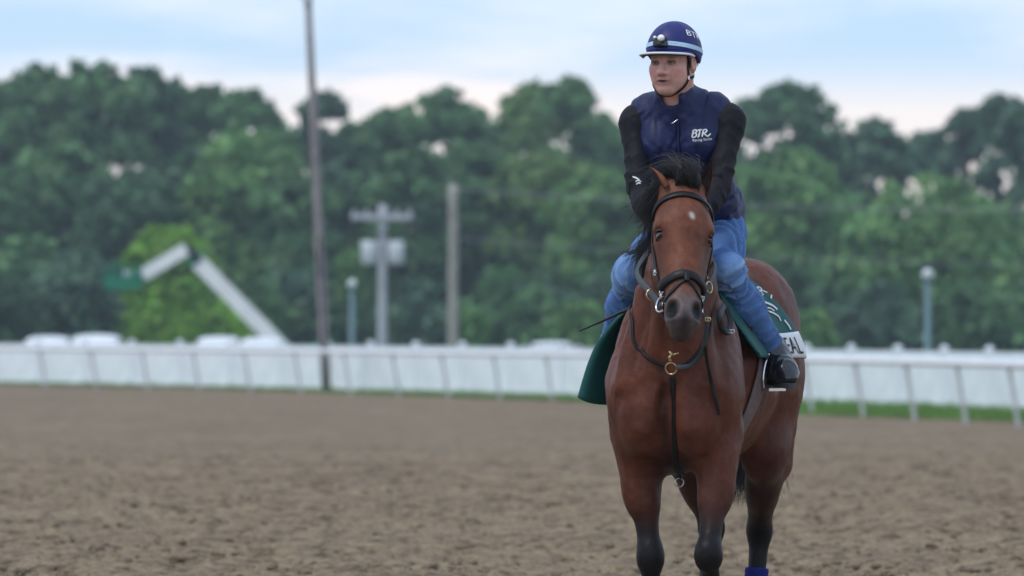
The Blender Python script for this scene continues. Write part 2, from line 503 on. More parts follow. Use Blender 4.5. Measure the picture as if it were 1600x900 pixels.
def grass_blades():
    V = []; C = []
    for k in range(15000):
        px = -60 + 1720 * RNG.random() if k % 3 else 1180 + 470 * RNG.random()
        ya, yb = poly_at(FENCE, px), poly_at(EDGE, px)
        t = RNG.random() ** .8
        if px < 560 and RNG.random() < .55: continue
        p = px_ground(px, ya + .3 + (yb - ya) * t * 1.03)
        hgt = (.05 + .09 * RNG.random()) * (1.5 if t < .12 else 1)
        a = RNG.random() * 6.28; w = .012 + .014 * RNG.random()
        dx, dy = math.cos(a) * w, math.sin(a) * w
        lean = (RNG.random(2) - .5) * hgt * .9
        V += [p + A(-dx, -dy, 0), p + A(dx, dy, 0), p + A(lean[0], lean[1], hgt)]
        c = A(.14, .25, .06) * (.7 + .6 * RNG.random()); C += [c, c, c]
    q = np.arange(len(V)).reshape(-1, 3)
    o = mk("verge_grass", np.array(V), q, M["grass"], smooth=False, colors=np.array(C)); tag(o, kind="stuff")
grass_blades()

# ---- white vinyl fence: post > cap, panel of boards, one thing
def arclen(pl, step, x0, x1, anchor):
    xs = np.linspace(-255, 1795, 900)
    P = np.array([px_ground(x, poly_at(pl, x)) for x in xs])
    s = np.concatenate([[0], np.cumsum(np.linalg.norm(np.diff(P, axis=0), axis=1))])
    sa = np.interp(anchor, xs, s)
    S = sa + step * np.arange(-60, 60)
    S = S[(S > np.interp(x0, xs, s)) & (S < np.interp(x1, xs, s))]
    return np.stack([np.interp(S, s, P[:, k]) for k in range(3)], -1)
def build_fence():
    pts = arclen(FENCE, 2.6, -250, 1790, 1403)
    base = pts[len(pts) // 2]
    root = empty("picket_fence", base, 0, "long white vinyl fence with close pickets and capped posts behind the track rail", "fence")
    pb = MB()
    nb = 17; L = 2.6 - .13; w = L / nb
    for k in range(nb):
        x = -L / 2 + w * (k + .5)
        pb.box((x, .004 * (k % 2), .47), (w - .008, .022, .86))
    for k in range(26):
        x = -L / 2 + L / 26 * (k + .5)
        pb.box((x, 0, 1.035), (.045, .02, .13))
    panel = pb
    fo = po = co = None
    rb = MB().box((0, 0, .955), (L, .05, .05)).box((0, 0, .07), (L, .055, .10))
    for i, p in enumerate(pts):
        if i == 0:
            po = MB().box((0, 0, .57), (.125, .125, 1.14)).build("post", M["vinyl"], root)
            m2 = MB(); m2.box((0, 0, 1.155), (.16, .16, .03))
            m2.add(A([-.075, -.075, 1.17], [.075, -.075, 1.17], [.075, .075, 1.17], [-.075, .075, 1.17], [0, 0, 1.235]), [[0, 1, 4], [1, 2, 4], [2, 3, 4], [3, 0, 4]])
            co = m2.build("post_cap", M["vinyl"], po)
            o_ = po
        else:
            o_ = po.copy(); COL.objects.link(o_); o_.parent = root
            c_ = co.copy(); COL.objects.link(c_); c_.parent = o_
        o_.location = Vector(p - base)
        if i == len(pts) - 1: break
        dxy = pts[i + 1] - p; rz = math.atan2(dxy[1], dxy[0])
        o_.rotation_euler.z = rz
        if i == 0:
            fo = panel.build("panel", M["vinyl"], root); ro = rb.build("panel_rail", M["vinyl"], fo); f_ = fo
        else:
            f_ = fo.copy(); COL.objects.link(f_); f_.parent = root
            r_ = ro.copy(); COL.objects.link(r_); r_.parent = f_
        f_.location = Vector((p + pts[i + 1]) / 2 - base); f_.rotation_euler.z = rz
build_fence()

# ---- running rail on leaning posts
def build_rail():
    px = [-240, -162, -85, -8, 72, 152, 232, 312, 392, 471, 548, 624, 701, 782, 864, 946, 1028, 1108, 1190, 1270, 1350, 1430, 1510, 1592, 1675, 1755]
    base = px_ground(800, poly_at(RAIL, 800))
    root = empty("running_rail", base, 0, "white plastic running rail on leaning posts along the edge of the dirt", "rail")
    xs = np.linspace(-240, 1780, 110)
    P = np.array([px_ground(x, poly_at(RAIL, x)) for x in xs])
    P += A(-.17, -.04, .99)
    MB().tube(P - base, .062, 12).build("rail", M["rail"], root, smooth=True)
    proto = None
    for x in px:
        p = px_ground(x, poly_at(RAIL, x))
        if proto is None:
            m = MB().tube(spline([(0, 0, -.05), (-.02, 0, .10), (-.12, -.03, .72), (-.16, -.04, .95)], 10), .036, 10)
            m.tube([(-.17, -.10, .915), (-.17, .03, .945)], .03, 8)
            proto = m.build("post", M["railpost"], root, smooth=True); o_ = proto
        else:
            o_ = proto.copy(); COL.objects.link(o_); o_.parent = root
        o_.location = Vector(p - base)
build_rail()

# ---- poles
def pole(name, base, top, r0, r1, m, label, cat, n=12):
    root = empty(name, base, 0, label, cat)
    h = np.asarray(top) - np.asarray(base)
    MB().tube([h * t for t in np.linspace(-.02, 1, 9)], np.linspace(r0, r1, 9), 14).build("pole_shaft", m, root, smooth=True)
    return root, h
b = px_ground(510, 611.5)
r, h = pole("floodlight_pole", b, px_at(481, -6, b[1]), .125, .085, M["darkpole"], "tall dark weathered pole rising past the trees at the left", "pole")
m = MB().box(h + A(0, -.02, .03), (.34, .16, .10)); m.box(h + A(0, -.16, .02), (.30, .14, .20)); m.build("floodlight", M["can"], r)
MB().box(h * .34 + A(0, -.13, 0), (.05, .06, 1.0)).tube([h * .1 + A(.0, -.13, 0), h * .34 + A(0, -.11, 0)], .022, 6).build("conduit", M["darkmetal"], r)

D_U = 262.0
gz = float(ground_z(D_U))
b = A((597 - 800) / 8400 * D_U, D_U, gz)
r, h = pole("utility_pole", b, px_at(598, 320, D_U), .23, .19, M["greypole"], "pale grey utility pole with a crossarm and two transformer cans", "utility pole")
q_ = px_at(597, 339, D_U) - b
MB().box(q_ + A(0, -.26, 0), (3.0, .13, .28)).build("crossarm", M["greypole"], r)
MB().tube([q_ + A(-.9, -.24, -.14), q_ + A(0, -.24, -.9)], .035, 6).tube([q_ + A(.9, -.24, -.14), q_ + A(0, -.24, -.9)], .035, 6).build("arm_brace", M["darkmetal"], r)
for dx in (-1.35, -.75, .75, 1.35):
    MB().tube([q_ + A(dx, -.26, .13 + k) for k in (0, .05, .1, .15, .2)], [.05, .09, .05, .08, .03], 8).build("insulator", M["can"], r, smooth=True)
for cx in (577, 619):
    c = px_at(cx, 395, D_U) - b
    t = MB().tube([c + A(0, -.02, z) for z in (-.56, -.53, .50, .56, .58)], [.36, .39, .39, .36, .1], 18).build("transformer", M["can"], r, smooth=True)
    MB().tube([c + A(0, 0, .56), c + A(0, 0, .66), c + A(0, 0, .76)], [.07, .10, .04], 8).build("bushing", M["darkmetal"], t, smooth=True)
    s = 1 if cx > 597 else -1
    MB().box(c + A(-s * .34, .1, .1), (.30, .12, .16)).build("bracket", M["darkmetal"], t)

D_T = 268.0
b2 = A((708 - 800) / 8400 * D_T, D_T, float(ground_z(D_T)))
r2, h2 = pole("wooden_pole", b2, px_at(708, 288, D_T), .26, .22, M["tanpole"], "thick tan wooden pole without crossarm in front of the dark trees", "utility pole")
MB().tube([h2 + A(0, -.25, -.3), h2 + A(0, -.34, -.3), h2 + A(0, -.42, -.3)], [.07, .09, .05], 8).build("insulator", M["can"], r2, smooth=True)
def wire(p, q, sag, label, rad=.016):
    P = np.array([p + (q - p) * t - A(0, 0, sag * 4 * t * (1 - t)) for t in np.linspace(0, 1, 40)])
    base = P[0]
    V, fs = tube(P - base, rad, 5)
    o = mk("overhead_wire", V, fs, M["wire"], smooth=True); o.location = base
    tag(o, label, "wire")
wire(px_at(708, 294, D_T - .4), px_at(1900, 322, 275), .55, "pale overhead wire running right from the top of the tan pole", .03)
wire(px_at(708, 372, D_T - .4), px_at(1900, 410, 275), .5, "thin dark wire leaving the tan pole halfway up", .02)
wire(px_at(565, 331, D_U - .3), px_at(708, 300, D_T), .25, "short wire between the crossarm pole and the tan pole", .016)

for x, ty, py, lab in ((549, 436, 606.5, "slim teal post with a pale globe cap beside the crossarm pole"),
                       (1453, 419, 632.5, "slim teal post with a pale globe cap right of the horse")):
    b = px_ground(x, py); b = A(b[0], b[1] + .6, b[2]); d = b[1]
    H = CAM_H + (505 - ty) / 8400 * d - b[2]
    r = empty("lamp_post", b, 0, lab, "lamp post", "teal posts behind the white fence")
    MB().tube([A(0, 0, z) for z in (0, .02, .1, .12, H - .22)], [.13, .13, .12, .075, .068], 14).build("post_shaft", M["tealpost"], r, smooth=True)
    MB().tube([A(0, 0, H - z) for z in (.24, .21, .13, .05, .0)], [.07, .115, .13, .10, .02], 14).build("lamp_globe", M["globe"], r, smooth=True)

# ---- boom lift
def boom_lift():
    D = 236.0
    g = float(ground_z(D))
    foot = px_at(437, 538, D); elbow = px_at(308, 408, D); knee = px_at(291, 389, D); tip = px_at(221, 431, D)
    base = A(foot[0] + .7, D, g)
    r = empty("boom_lift", base, 0, "green and white boom lift with its folded arm raised over the fence", "boom lift")
    def beam(name, p, q, w, h, m, parent=r):
        p = p - base; q = q - base
        a = nrm(q - p); s = A(0, 1, 0); u = np.cross(a, s)
        R = np.stack([a, s, u], 1)
        mb = MB(); mb.box((p + q) / 2, (np.linalg.norm(q - p), w, h), R)
        return mb.build(name, m, parent)
    lo = foot + A(.55, 0, -.6)
    bm = beam("lower_boom", lo, elbow, .50, .66, M["liftwhite"])
    e = nrm(elbow - lo)
    beam("boom_collar", elbow - e * .02, elbow + e * .28, .56, .74, M["liftgreen"], bm)
    beam("lift_cylinder", lo + A(-.4, 0, -.2), lo + e * 2.2 + A(-.25, 0, -.25), .16, .16, M["darkmetal"], bm)
    kb = MB()
    kb.box((elbow + knee) / 2 - base + A(.02, 0, .02), (.72, .36, .52), np.stack([nrm(knee - elbow), A(0, 1, 0), np.cross(nrm(knee - elbow), A(0, 1, 0))], 1))
    kb.tube([elbow - base + A(0, -.34, .1), elbow - base + A(0, .34, .1)], .2, 14)
    kb.build("knuckle", M["darkmetal"], r)
    jb = beam("jib", knee, tip, .42, .56, M["liftwhite"])
    f = nrm(tip - knee)
    beam("jib_tip", tip - f * .05, tip + f * .38, .46, .58, M["liftgreen"], jb)
    # basket: floor, rails, mesh bars, control box
    c = px_at(193, 433, D) - base
    bx, bz, by = .78, .52, .9
    bk = MB()
    bk.box(c + A(0, 0, -bz), (2 * bx, by, .07))
    for z in (-bz + .36, -.02, bz):
        for y in (-by / 2, by / 2): bk.box(c + A(0, y, z), (2 * bx, .045, .045))
        for x in (-bx, bx): bk.box(c + A(x, 0, z), (.045, by, .045))
    bo = bk.build("basket", M["liftgreen"], r)
    for x in np.linspace(-bx, bx, 7):
        for y in (-by / 2 + .003, by / 2 - .003):
            MB().box(c + A(x, y, 0), (.05, .05, 2 * bz - .1)).build("basket_bar", M["liftgreen"], bo)
    for y in (-by / 2 + .01, by / 2 - .01):
        MB().box(c + A(0, y, -bz + .33), (2 * bx - .06, .02, .52)).build("kick_panel", M["liftgreen"], bo)
    MB().box(c + A(.18, -.3, .12), (.36, .28, .36)).build("control_box", M["can"], bo)
    # chassis
    o0 = foot - base
    cb = MB(); cb.box((-.2, 0, .48), (2.6, 1.6, .26)); cb.build("chassis", M["darkmetal"], r)
    tb = MB(); tb.box((.25, 0, .80), (2.3, 1.5, .36)); tb.box((1.0, 0, 1.02), (.7, 1.2, .08)); tb.build("turntable", M["liftgreen"], r)
    for x in (-1.15, .8):
        for y in (-.85, .85):
            w = MB().tube([(x, y - .15, .46), (x, y - .12, .46), (x, y + .12, .46), (x, y + .15, .46)], [.40, .46, .46, .40], 20).build("wheel", M["rubber"], r, smooth=True)
            MB().tube([(x, y - .17, .46), (x, y + .17, .46)], .22, 14).build("rim", M["liftwhite"], w)
boom_lift()

# ---- white vehicles parked behind the fence, end on: only their roofs show
def car(cx, top, width_px, D, label, van=False, tint=1.0):
    g = float(ground_z(D)); H = CAM_H + (505 - top) / 8400 * D - g
    W = max(1.72, width_px / 8400 * D); base = A((cx - 800) / 8400 * D, D, g)
    r = empty("parked_car", base, 0, label, "car", "white cars parked behind the fence")
    L = 4.4
    prof = [(-L / 2, .35), (-L / 2 - .02, .75), (-L / 2 + .15, .92), (-L / 2 + .95, .98), (-L / 2 + 1.5, H - .05), (-L / 2 + 1.9, H), (L / 2 - 1.1, H), (L / 2 - .45, H - .1), (L / 2 - .12, .95), (L / 2, .7), (L / 2 - .03, .35)]
    secs = [(0.0, .0), (.06, .03), (.5, .07), (.94, .03), (1.0, 0)]
    P = np.array(prof); cols = []
    hw = lambda z: W / 2 * (1 - .16 * float(ss(.85, H, z)))
    for s in np.linspace(-1, 1, 9):
        crown = .05 * (1 - s * s)
        edge = 1 - .05 * abs(s) ** 6
        for y, z in prof:
            zz = .35 + (z - .35) * edge + (crown if z > .9 else 0) - (.05 if z > .9 else 0)
            cols.append((s * hw(z), y * (1 - .03 * abs(s) ** 4), zz))
    V = np.array(cols); n = len(prof)
    q = np.array([[i * n + j, (i + 1) * n + j, (i + 1) * n + (j + 1) % n, i * n + (j + 1) % n] for i in range(8) for j in range(n)])
    caps = np.array([list(range(n)), [8 * n + k for k in range(n)][::-1]])
    body = mk("body", V, [q, caps], M["carwhite"], r, smooth=True)
    for yy, s in ((-L / 2 + 1.2, -1), (L / 2 - .26, 1)):
        sl = .52 if s < 0 else .32
        v = A([-hw(1) * .8, yy - s * -.0 - .27 * (s < 0) * 1.0 + .14 * (s > 0), 1.03], [hw(1) * .8, yy - .27 * (s < 0) + .14 * (s > 0), 1.03], [hw(H) * .82, yy + (.22 if s < 0 else -.12) * .5, H - .36], [-hw(H) * .82, yy + (.22 if s < 0 else -.12) * .5, H - .36])
        v2 = v + A(0, -.03 if s < 0 else .03, .03)
        mb = MB(); mb.add(np.vstack([v, v2]), [[0, 1, 2, 3], [7, 6, 5, 4], [0, 4, 5, 1], [1, 5, 6, 2], [2, 6, 7, 3], [3, 7, 4, 0]])
        mb.build("windscreen" if s < 0 else "rear_window", M["glass"], r)
    for sx in (-1, 1):
        mb = MB(); mb.box((sx * (hw(1.15) - .012), .15, 1.16), (.06, 1.9, .26)); mb.build("side_window", M["glass"], r)
        mb = MB(); mb.box((sx * W * .36, -L / 2 + .02, .72), (.34, .08, .16)); mb.build("headlight", M["lens"], r)
        mb = MB(); mb.box((sx * W * .38, L / 2 - .02, .78), (.26, .08, .2)); mb.build("tail_light", M["redlens"], r)
        mb = MB(); mb.ball((sx * (hw(1) + .1), -.75, 1.03), (.1, .06, .07)); mb.build("mirror", M["carwhite"], r, smooth=True)
        for y in (-1.35, 1.35):
            w = MB().tube([(sx * (W / 2 - .2), y, .33), (sx * (W / 2 - .17), y, .33), (sx * (W / 2 - .0), y, .33), (sx * (W / 2 + .01), y, .33)], [.29, .33, .33, .28], 20).build("wheel", M["rubber"], r, smooth=True)
            MB().tube([(sx * (W / 2 - .05), y, .33), (sx * (W / 2 + .02), y, .33)], .19, 12).build("rim", M["steel"], w)
car(76, 525, 78, 196, "white car roof showing above the fence, leftmost in the row")
car(151, 522.5, 84, 190, "taller white car roof just right of the leftmost car")
car(342, 525.5, 70, 194, "white car roof left of the foot of the lift's boom")
car(410, 527, 74, 200, "white car roof right at the foot of the lift's boom")
car(862, 534, 80, 205, "low white car roof just left of the horse's saddle cloth")

# ---- trees
LEAF = {"deep": A(.078, .168, .080), "mid": A(.104, .224, .090), "light": A(.138, .285, .094), "bright": A(.150, .32, .036), "olive": A(.142, .250, .082), "blue": A(.088, .176, .104)}
def foliage(P_lobes, R_lobes, n, size, col, rng):
    R = np.asarray(R_lobes); P = np.asarray(P_lobes)
    pr = R ** 2 / (R ** 2).sum()
    k = rng.choice(len(R), n, p=pr)
    d = nrm(rng.normal(size=(n, 3))); d[:, 2] = np.where(d[:, 2] < -.35, -d[:, 2], d[:, 2])
    rad = R[k] * np.clip(rng.normal(.74, .33, n), .08, 1.65)
    c = P[k] + d * rad[:, None] * A(1, 1, .85)
    nn = nrm(d + 1.5 * rng.normal(size=(n, 3)))
    t = nrm(np.cross(nn, rng.normal(size=(n, 3)))); b = np.cross(nn, t)
    s = size * (.55 + .9 * rng.random(n))[:, None]
    V = np.stack([c - t * s - b * s * .45, c + t * s * .3 - b * s * .6, c + t * s + b * s * .4, c - t * s * .2 + b * s * .65], 1).reshape(-1, 3)
    lob = .80 + .42 * rng.random(len(R))
    cc = col[None] * (lob[k] * (.75 + .5 * rng.random(n)))[:, None]
    cc[:, 0] *= .9 + .3 * rng.random(n)
    return V, np.arange(4 * n).reshape(-1, 4), np.repeat(cc, 4, 0)
def tree(cx, top, hw, D, kind, label, n=6200, low=.10, sparse=1.0, group=None, name="leafy_tree", cat="tree"):
    rng = np.random.default_rng(int(abs(cx) * 13 + top * 7 + D))
    g = float(ground_z(D)); H = CAM_H + (505 - top) / 8400 * D - g; W = hw / 8400 * D
    base = A((cx - 800) / 8400 * D, D, g)
    r = empty(name, base, 0, label, cat, group)
    W *= 1.12
    zc = H * (1 + low) / 2; hz = H * (1 - low) / 2
    P = []; R = []
    ztop = max(H - 2.6 * W, zc)                      # the dome: the top of the crown is about as round as it is wide
    for k in range(30):                              # body of the crown
        u = rng.random(); a = rng.random() * 6.283; rr = W * (.30 + .20 * rng.random())
        z = H * low + rr * .5 + u * (H - W * .9 - H * low - rr * .5)
        s = math.sqrt(rng.random()) * (.86 if u > .15 else .7)
        P.append(A(math.cos(a) * W * s * .9, math.sin(a) * W * s * .8, z)); R.append(rr)
    for k in range(40):                              # dome
        d = nrm(rng.normal(size=3)); d[2] = abs(d[2]) * .95; d = nrm(d)
        rr = W * (.13 + .17 * rng.random())
        s = .52 + .56 * rng.random()
        P.append(A(d[0] * (W - rr * .5) * s, d[1] * (W - rr * .5) * s, H - W * 1.05 + d[2] * (W * 1.05 - rr * .85) * (s * .9 + .1))); R.append(rr)
    for k in range(16):                              # sprigs that break the outline
        a = rng.random() * 6.283; e = rng.random() * 1.3
        d = A(math.cos(a) * math.cos(e), math.sin(a) * math.cos(e), math.sin(e)); rr = W * (.06 + .09 * rng.random())
        P.append(A(d[0] * W * .92, d[1] * W * .92, H - W + d[2] * W * .95)); R.append(rr)
    k = len(P) - 1; P.append(A((rng.random() - .5) * W * .3, 0, H - W * .26)); R.append(W * .27)
    V, q, C = foliage(P, R, int(n * sparse), .30 * (D / 300), LEAF[kind], rng)
    # limbs and trunk
    mb = MB(); lean = (rng.random(2) - .5) * .1 * H
    tp = [A(0, 0, -.1), A(lean[0] * .2, lean[1] * .2, H * .3), A(lean[0] * .6, lean[1] * .6, H * .6), A(lean[0], lean[1], H * .78)]
    rt = max(.1, H * .021)
    mb.tube(spline(tp, 10), np.linspace(rt, rt * .25, 10), 8)
    for k in range(7):
        z = H * (.25 + .45 * rng.random()); tgt = P[rng.integers(28)]
        st = A(lean[0] * z / H, lean[1] * z / H, z)
        mb.tube(spline([st, (st + tgt) / 2 + A(0, 0, .06 * H), tgt], 6), np.linspace(rt * .45, rt * .1, 6), 6)
    mb.build("trunk", M["bark"], r, smooth=True)
    mk("crown", V, q, M["leaf"], r, smooth=False, colors=C)
B = 392.0
TREES = [
 (-42, 122, 90, B, "mid", "tall full green tree cut off by the left picture edge"),
 (60, 104, 66, B + 8, "mid", "tall tree with a pointed top, first peak from the left"),
 (152, 96, 84, B, "mid", "broad tree forming the highest rounded top at the left"),
 (228, 104, 62, B + 12, "deep", "dark rounded tree on the right shoulder of the highest left crown"),
 (282, 146, 46, B + 25, "mid", "lower tree filling the notch right of the highest left crown"),
 (328, 134, 38, B + 6, "mid", "narrow open topped tree with a sky hole below its top"),
 (386, 142, 44, B, "mid", "bushy topped tree left of the bright sky gap"),
 (503, 146, 36, B + 15, "blue", "thin dark tree top straight behind the tall dark pole"),
 (452, 208, 50, B + 30, "light", "low tree under the bright sky gap left of the dark pole"),
 (556, 194, 48, B + 20, "mid", "low tree top right of the tall dark pole"),
 (612, 168, 50, B + 4, "mid", "tree with sky spots above the crossarm pole"),
 (693, 138, 62, B, "mid", "big tree with feathery flat top above the tan pole"),
 (768, 192, 42, B + 28, "mid", "lower tree in the notch between two tall crowns left of the rider"),
 (840, 132, 60, B + 4, "olive", "tall broad tree with a twin top left of the rider"),
 (886, 124, 44, B - 6, "mid", "spiky topped tree, the tallest just left of the rider"),
 (934, 178, 44, B + 14, "mid", "sloping shoulder of trees next to the rider's elbow"),
 (1000, 222, 54, B + 20, "deep", "tree directly behind the rider's right sleeve"),
 (1095, 200, 60, B + 12, "deep", "tree directly behind the rider's vest"),
 (1172, 158, 40, B + 22, "blue", "tree peeping out right of the rider's shoulder"),
 (1238, 131, 68, B - 4, "deep", "dark domed tree, tallest one right of the rider"),
 (1305, 212, 44, B + 25, "mid", "low tree beside the dark dome's right foot"),
 (1366, 187, 50, B + 8, "blue", "flat topped loose tree with pale sky holes right of the dome"),
 (1450, 207, 58, B + 18, "blue", "low blue green tree under the open sky at the right"),
 (1512, 170, 30, B + 2, "blue", "slim ragged tree with bright holes near the right edge"),
 (1566, 150, 46, B - 2, "blue", "tall ragged tree with bright holes at the right edge"),
 (1640, 160, 60, B + 10, "deep", "tree cut off by the right picture edge, top row"),
]
for cx, top, hw, D, kind, lab in TREES:
    tree(cx, top, hw, D, kind, lab, sparse=.55 if kind == "blue" else (.8 if hw < 48 else 1.0))
MIDS = [
 (-20, 262, 90, 352, "mid", "mid height green tree at the far left, in front of the tall row"),
 (92, 226, 84, 356, "mid", "rounded mid height tree below the first left peak"),
 (205, 262, 78, 350, "deep", "dark mid height tree above the lift's basket"),
 (300, 240, 72, 358, "deep", "dark mid height tree behind the bright green tree"),
 (385, 206, 82, 350, "light", "lighter green rounded tree between the lift and the dark pole"),
 (458, 262, 58, 346, "mid", "mid height tree just left of the tall dark pole"),
 (560, 272, 56, 354, "deep", "dark tree behind the left arm of the crossarm pole"),
 (640, 232, 66, 350, "mid", "mid height tree between crossarm pole and tan pole"),
 (745, 224, 76, 356, "mid", "wide mid height tree right of the tan pole"),
 (842, 240, 74, 350, "olive", "olive mid height tree below the twin topped tree"),
 (935, 262, 70, 346, "light", "light green tree left of the horse's mane"),
 (1040, 262, 80, 352, "deep", "dark tree behind the horse's head"),
 (1150, 262, 74, 346, "mid", "tree behind the rider's left hip"),
 (1232, 236, 82, 344, "light", "light green rounded tree under the dark dome"),
 (1322, 300, 62, 352, "mid", "shadowy tree left of the wide right hand dome"),
 (1450, 277, 132, 322, "light", "wide domed green tree behind the right hand teal post"),
 (1575, 318, 104, 334, "mid", "broad tree at the right edge below the ragged ones"),
]
for cx, top, hw, D, kind, lab in MIDS:
    tree(cx, top, hw, D, kind, lab, n=7600)
tree(268, 352, 66, 300, "bright", "bright yellow green tree right behind the lift's elbow", n=5200, low=.02)
tree(300, 440, 84, 296, "bright", "low bright green bush under the lift's boom", n=4200, low=.0, name="bush", cat="bush")
tree(548, 394, 19, 300, "light", "small vivid green bush left of the transformer cans", n=1100, low=.5, name="bush", cat="bush")
tree(735, 486, 26, 290, "light", "small light green bush right of the tan pole's foot", n=1200, low=0, name="bush", cat="bush")
tree(905, 472, 48, 292, "light", "rounded light green bush left of the rider's whip", n=2000, low=0, name="bush", cat="bush")
tree(1262, 486, 40, 288, "light", "rounded light green bush right of the horse's rump", n=1800, low=0, name="bush", cat="bush")
for i, (cx, top, hw) in enumerate([(-30, 400, 70), (40, 372, 78), (120, 390, 70), (180, 440, 60), (390, 430, 60), (450, 420, 62), (510, 450, 50), (580, 460, 56), (650, 440, 60), (700, 470, 50), (790, 420, 66), (850, 440, 60), (960, 420, 70), (1060, 420, 80), (1150, 420, 70), (1220, 420, 60), (1300, 402, 66), (1370, 440, 60), (1440, 430, 70), (1520, 430, 70), (1600, 440, 80)]):
    tree(cx, top, hw, 312 + (i * 7) % 13, ("deep", "mid", "blue")[i % 3], "dark leafy bush in the undergrowth at the foot of the trees", n=2600, low=0.0, group="undergrowth bushes below the trees", name="bush", cat="bush")

# ---- the wood goes on past both ends of the tree line
def wood():
    rng = np.random.default_rng(77); Vs, Qs, Cs = [], [], []; k = 0
    for sd in (-1, 1):
        for i in range(14):
            D = 395 + 40 * rng.random(); x = sd * (46 + 9.5 * i + 4 * rng.random()); H = 12 + 6 * rng.random(); W = 4.5 + 2 * rng.random(); g = float(ground_z(D))
            P, R = [], []
            for j in range(26):
                a = rng.random() * 6.28; r_ = math.sqrt(rng.random()) * W * .8; z = H * (.06 + .86 * rng.random())
                f = 1 - .5 * max(0, z / H - .55) / .45
                P.append(A(x + math.cos(a) * r_ * f, D + math.sin(a) * r_ * f, g + z)); R.append(W * (.2 + .2 * rng.random()))
            v, q_, c = foliage(P, R, 3000, .45, LEAF[("mid", "deep", "blue")[i % 3]], rng)
            Vs.append(v); Qs.append(q_ + k); Cs.append(c); k += len(v)
    o = mk("wood", np.concatenate(Vs), np.concatenate(Qs), M["leaf"], smooth=False, colors=np.concatenate(Cs)); o["kind"] = "stuff"
wood()
# ---- thin morning haze over the whole place
def haze():
    m = bpy.data.materials.new("haze_air"); m.use_nodes = True
    t = m.node_tree; t.nodes.remove(t.nodes["Principled BSDF"])
    v = t.nodes.new("ShaderNodeVolumePrincipled")
    v.inputs["Color"].default_value = (.74, .86, 1.0, 1)
    v.inputs["Density"].default_value = 0.00030
    v.inputs["Anisotropy"].default_value = 0.1
    t.links.new(v.outputs[0], t.nodes["Material Output"].inputs["Volume"])
    mb = MB(); mb.box((0, 2000, 14.0), (9000, 5000, 32))
    o = mb.build("haze", m); o["kind"] = "stuff"
haze()
# ================================================================== SDF modelling kit (bodies are one continuous surface)
class Prim:
    def __init__(s, kind, k, col, sub, p):
        s.kind, s.k, s.col, s.sub, s.p = kind, k, col, sub, p
        if kind == 'cone':
            a, b = p['a'], p['b']; m = max(p['ra'], p['rb']) / min(1, p.get('s', 1.0))
            s.lo = np.minimum(a, b) - m; s.hi = np.maximum(a, b) + m
        else:
            m = float(np.max(p['r'])); s.lo = p['c'] - m; s.hi = p['c'] + m
    def d(s, P):
        p = s.p
        if s.kind == 'cone':
            a, b = p['a'], p['b']; ba = b - a
            t = np.clip(((P - a) @ ba) / (ba @ ba + 1e-12), 0, 1)
            q = P - a - t[:, None] * ba
            if 'n' in p:
                q = q + ((p['s'] - 1) * (q @ p['n']))[:, None] * p['n']
            return np.sqrt((q * q).sum(1)) - (p['ra'] + (p['rb'] - p['ra']) * t)
        q = P - p['c']
        if p.get('R') is not None: q = q @ p['R']
        k0 = np.sqrt(((q / p['r']) ** 2).sum(1)) + 1e-9; k1 = np.sqrt(((q / p['r'] ** 2) ** 2).sum(1)) + 1e-9
        return k0 * (k0 - 1) / k1
def smin(a, b, k):
    h = np.clip(k - np.abs(a - b), 0, None) / k
    return np.minimum(a, b) - h * h * k * .25
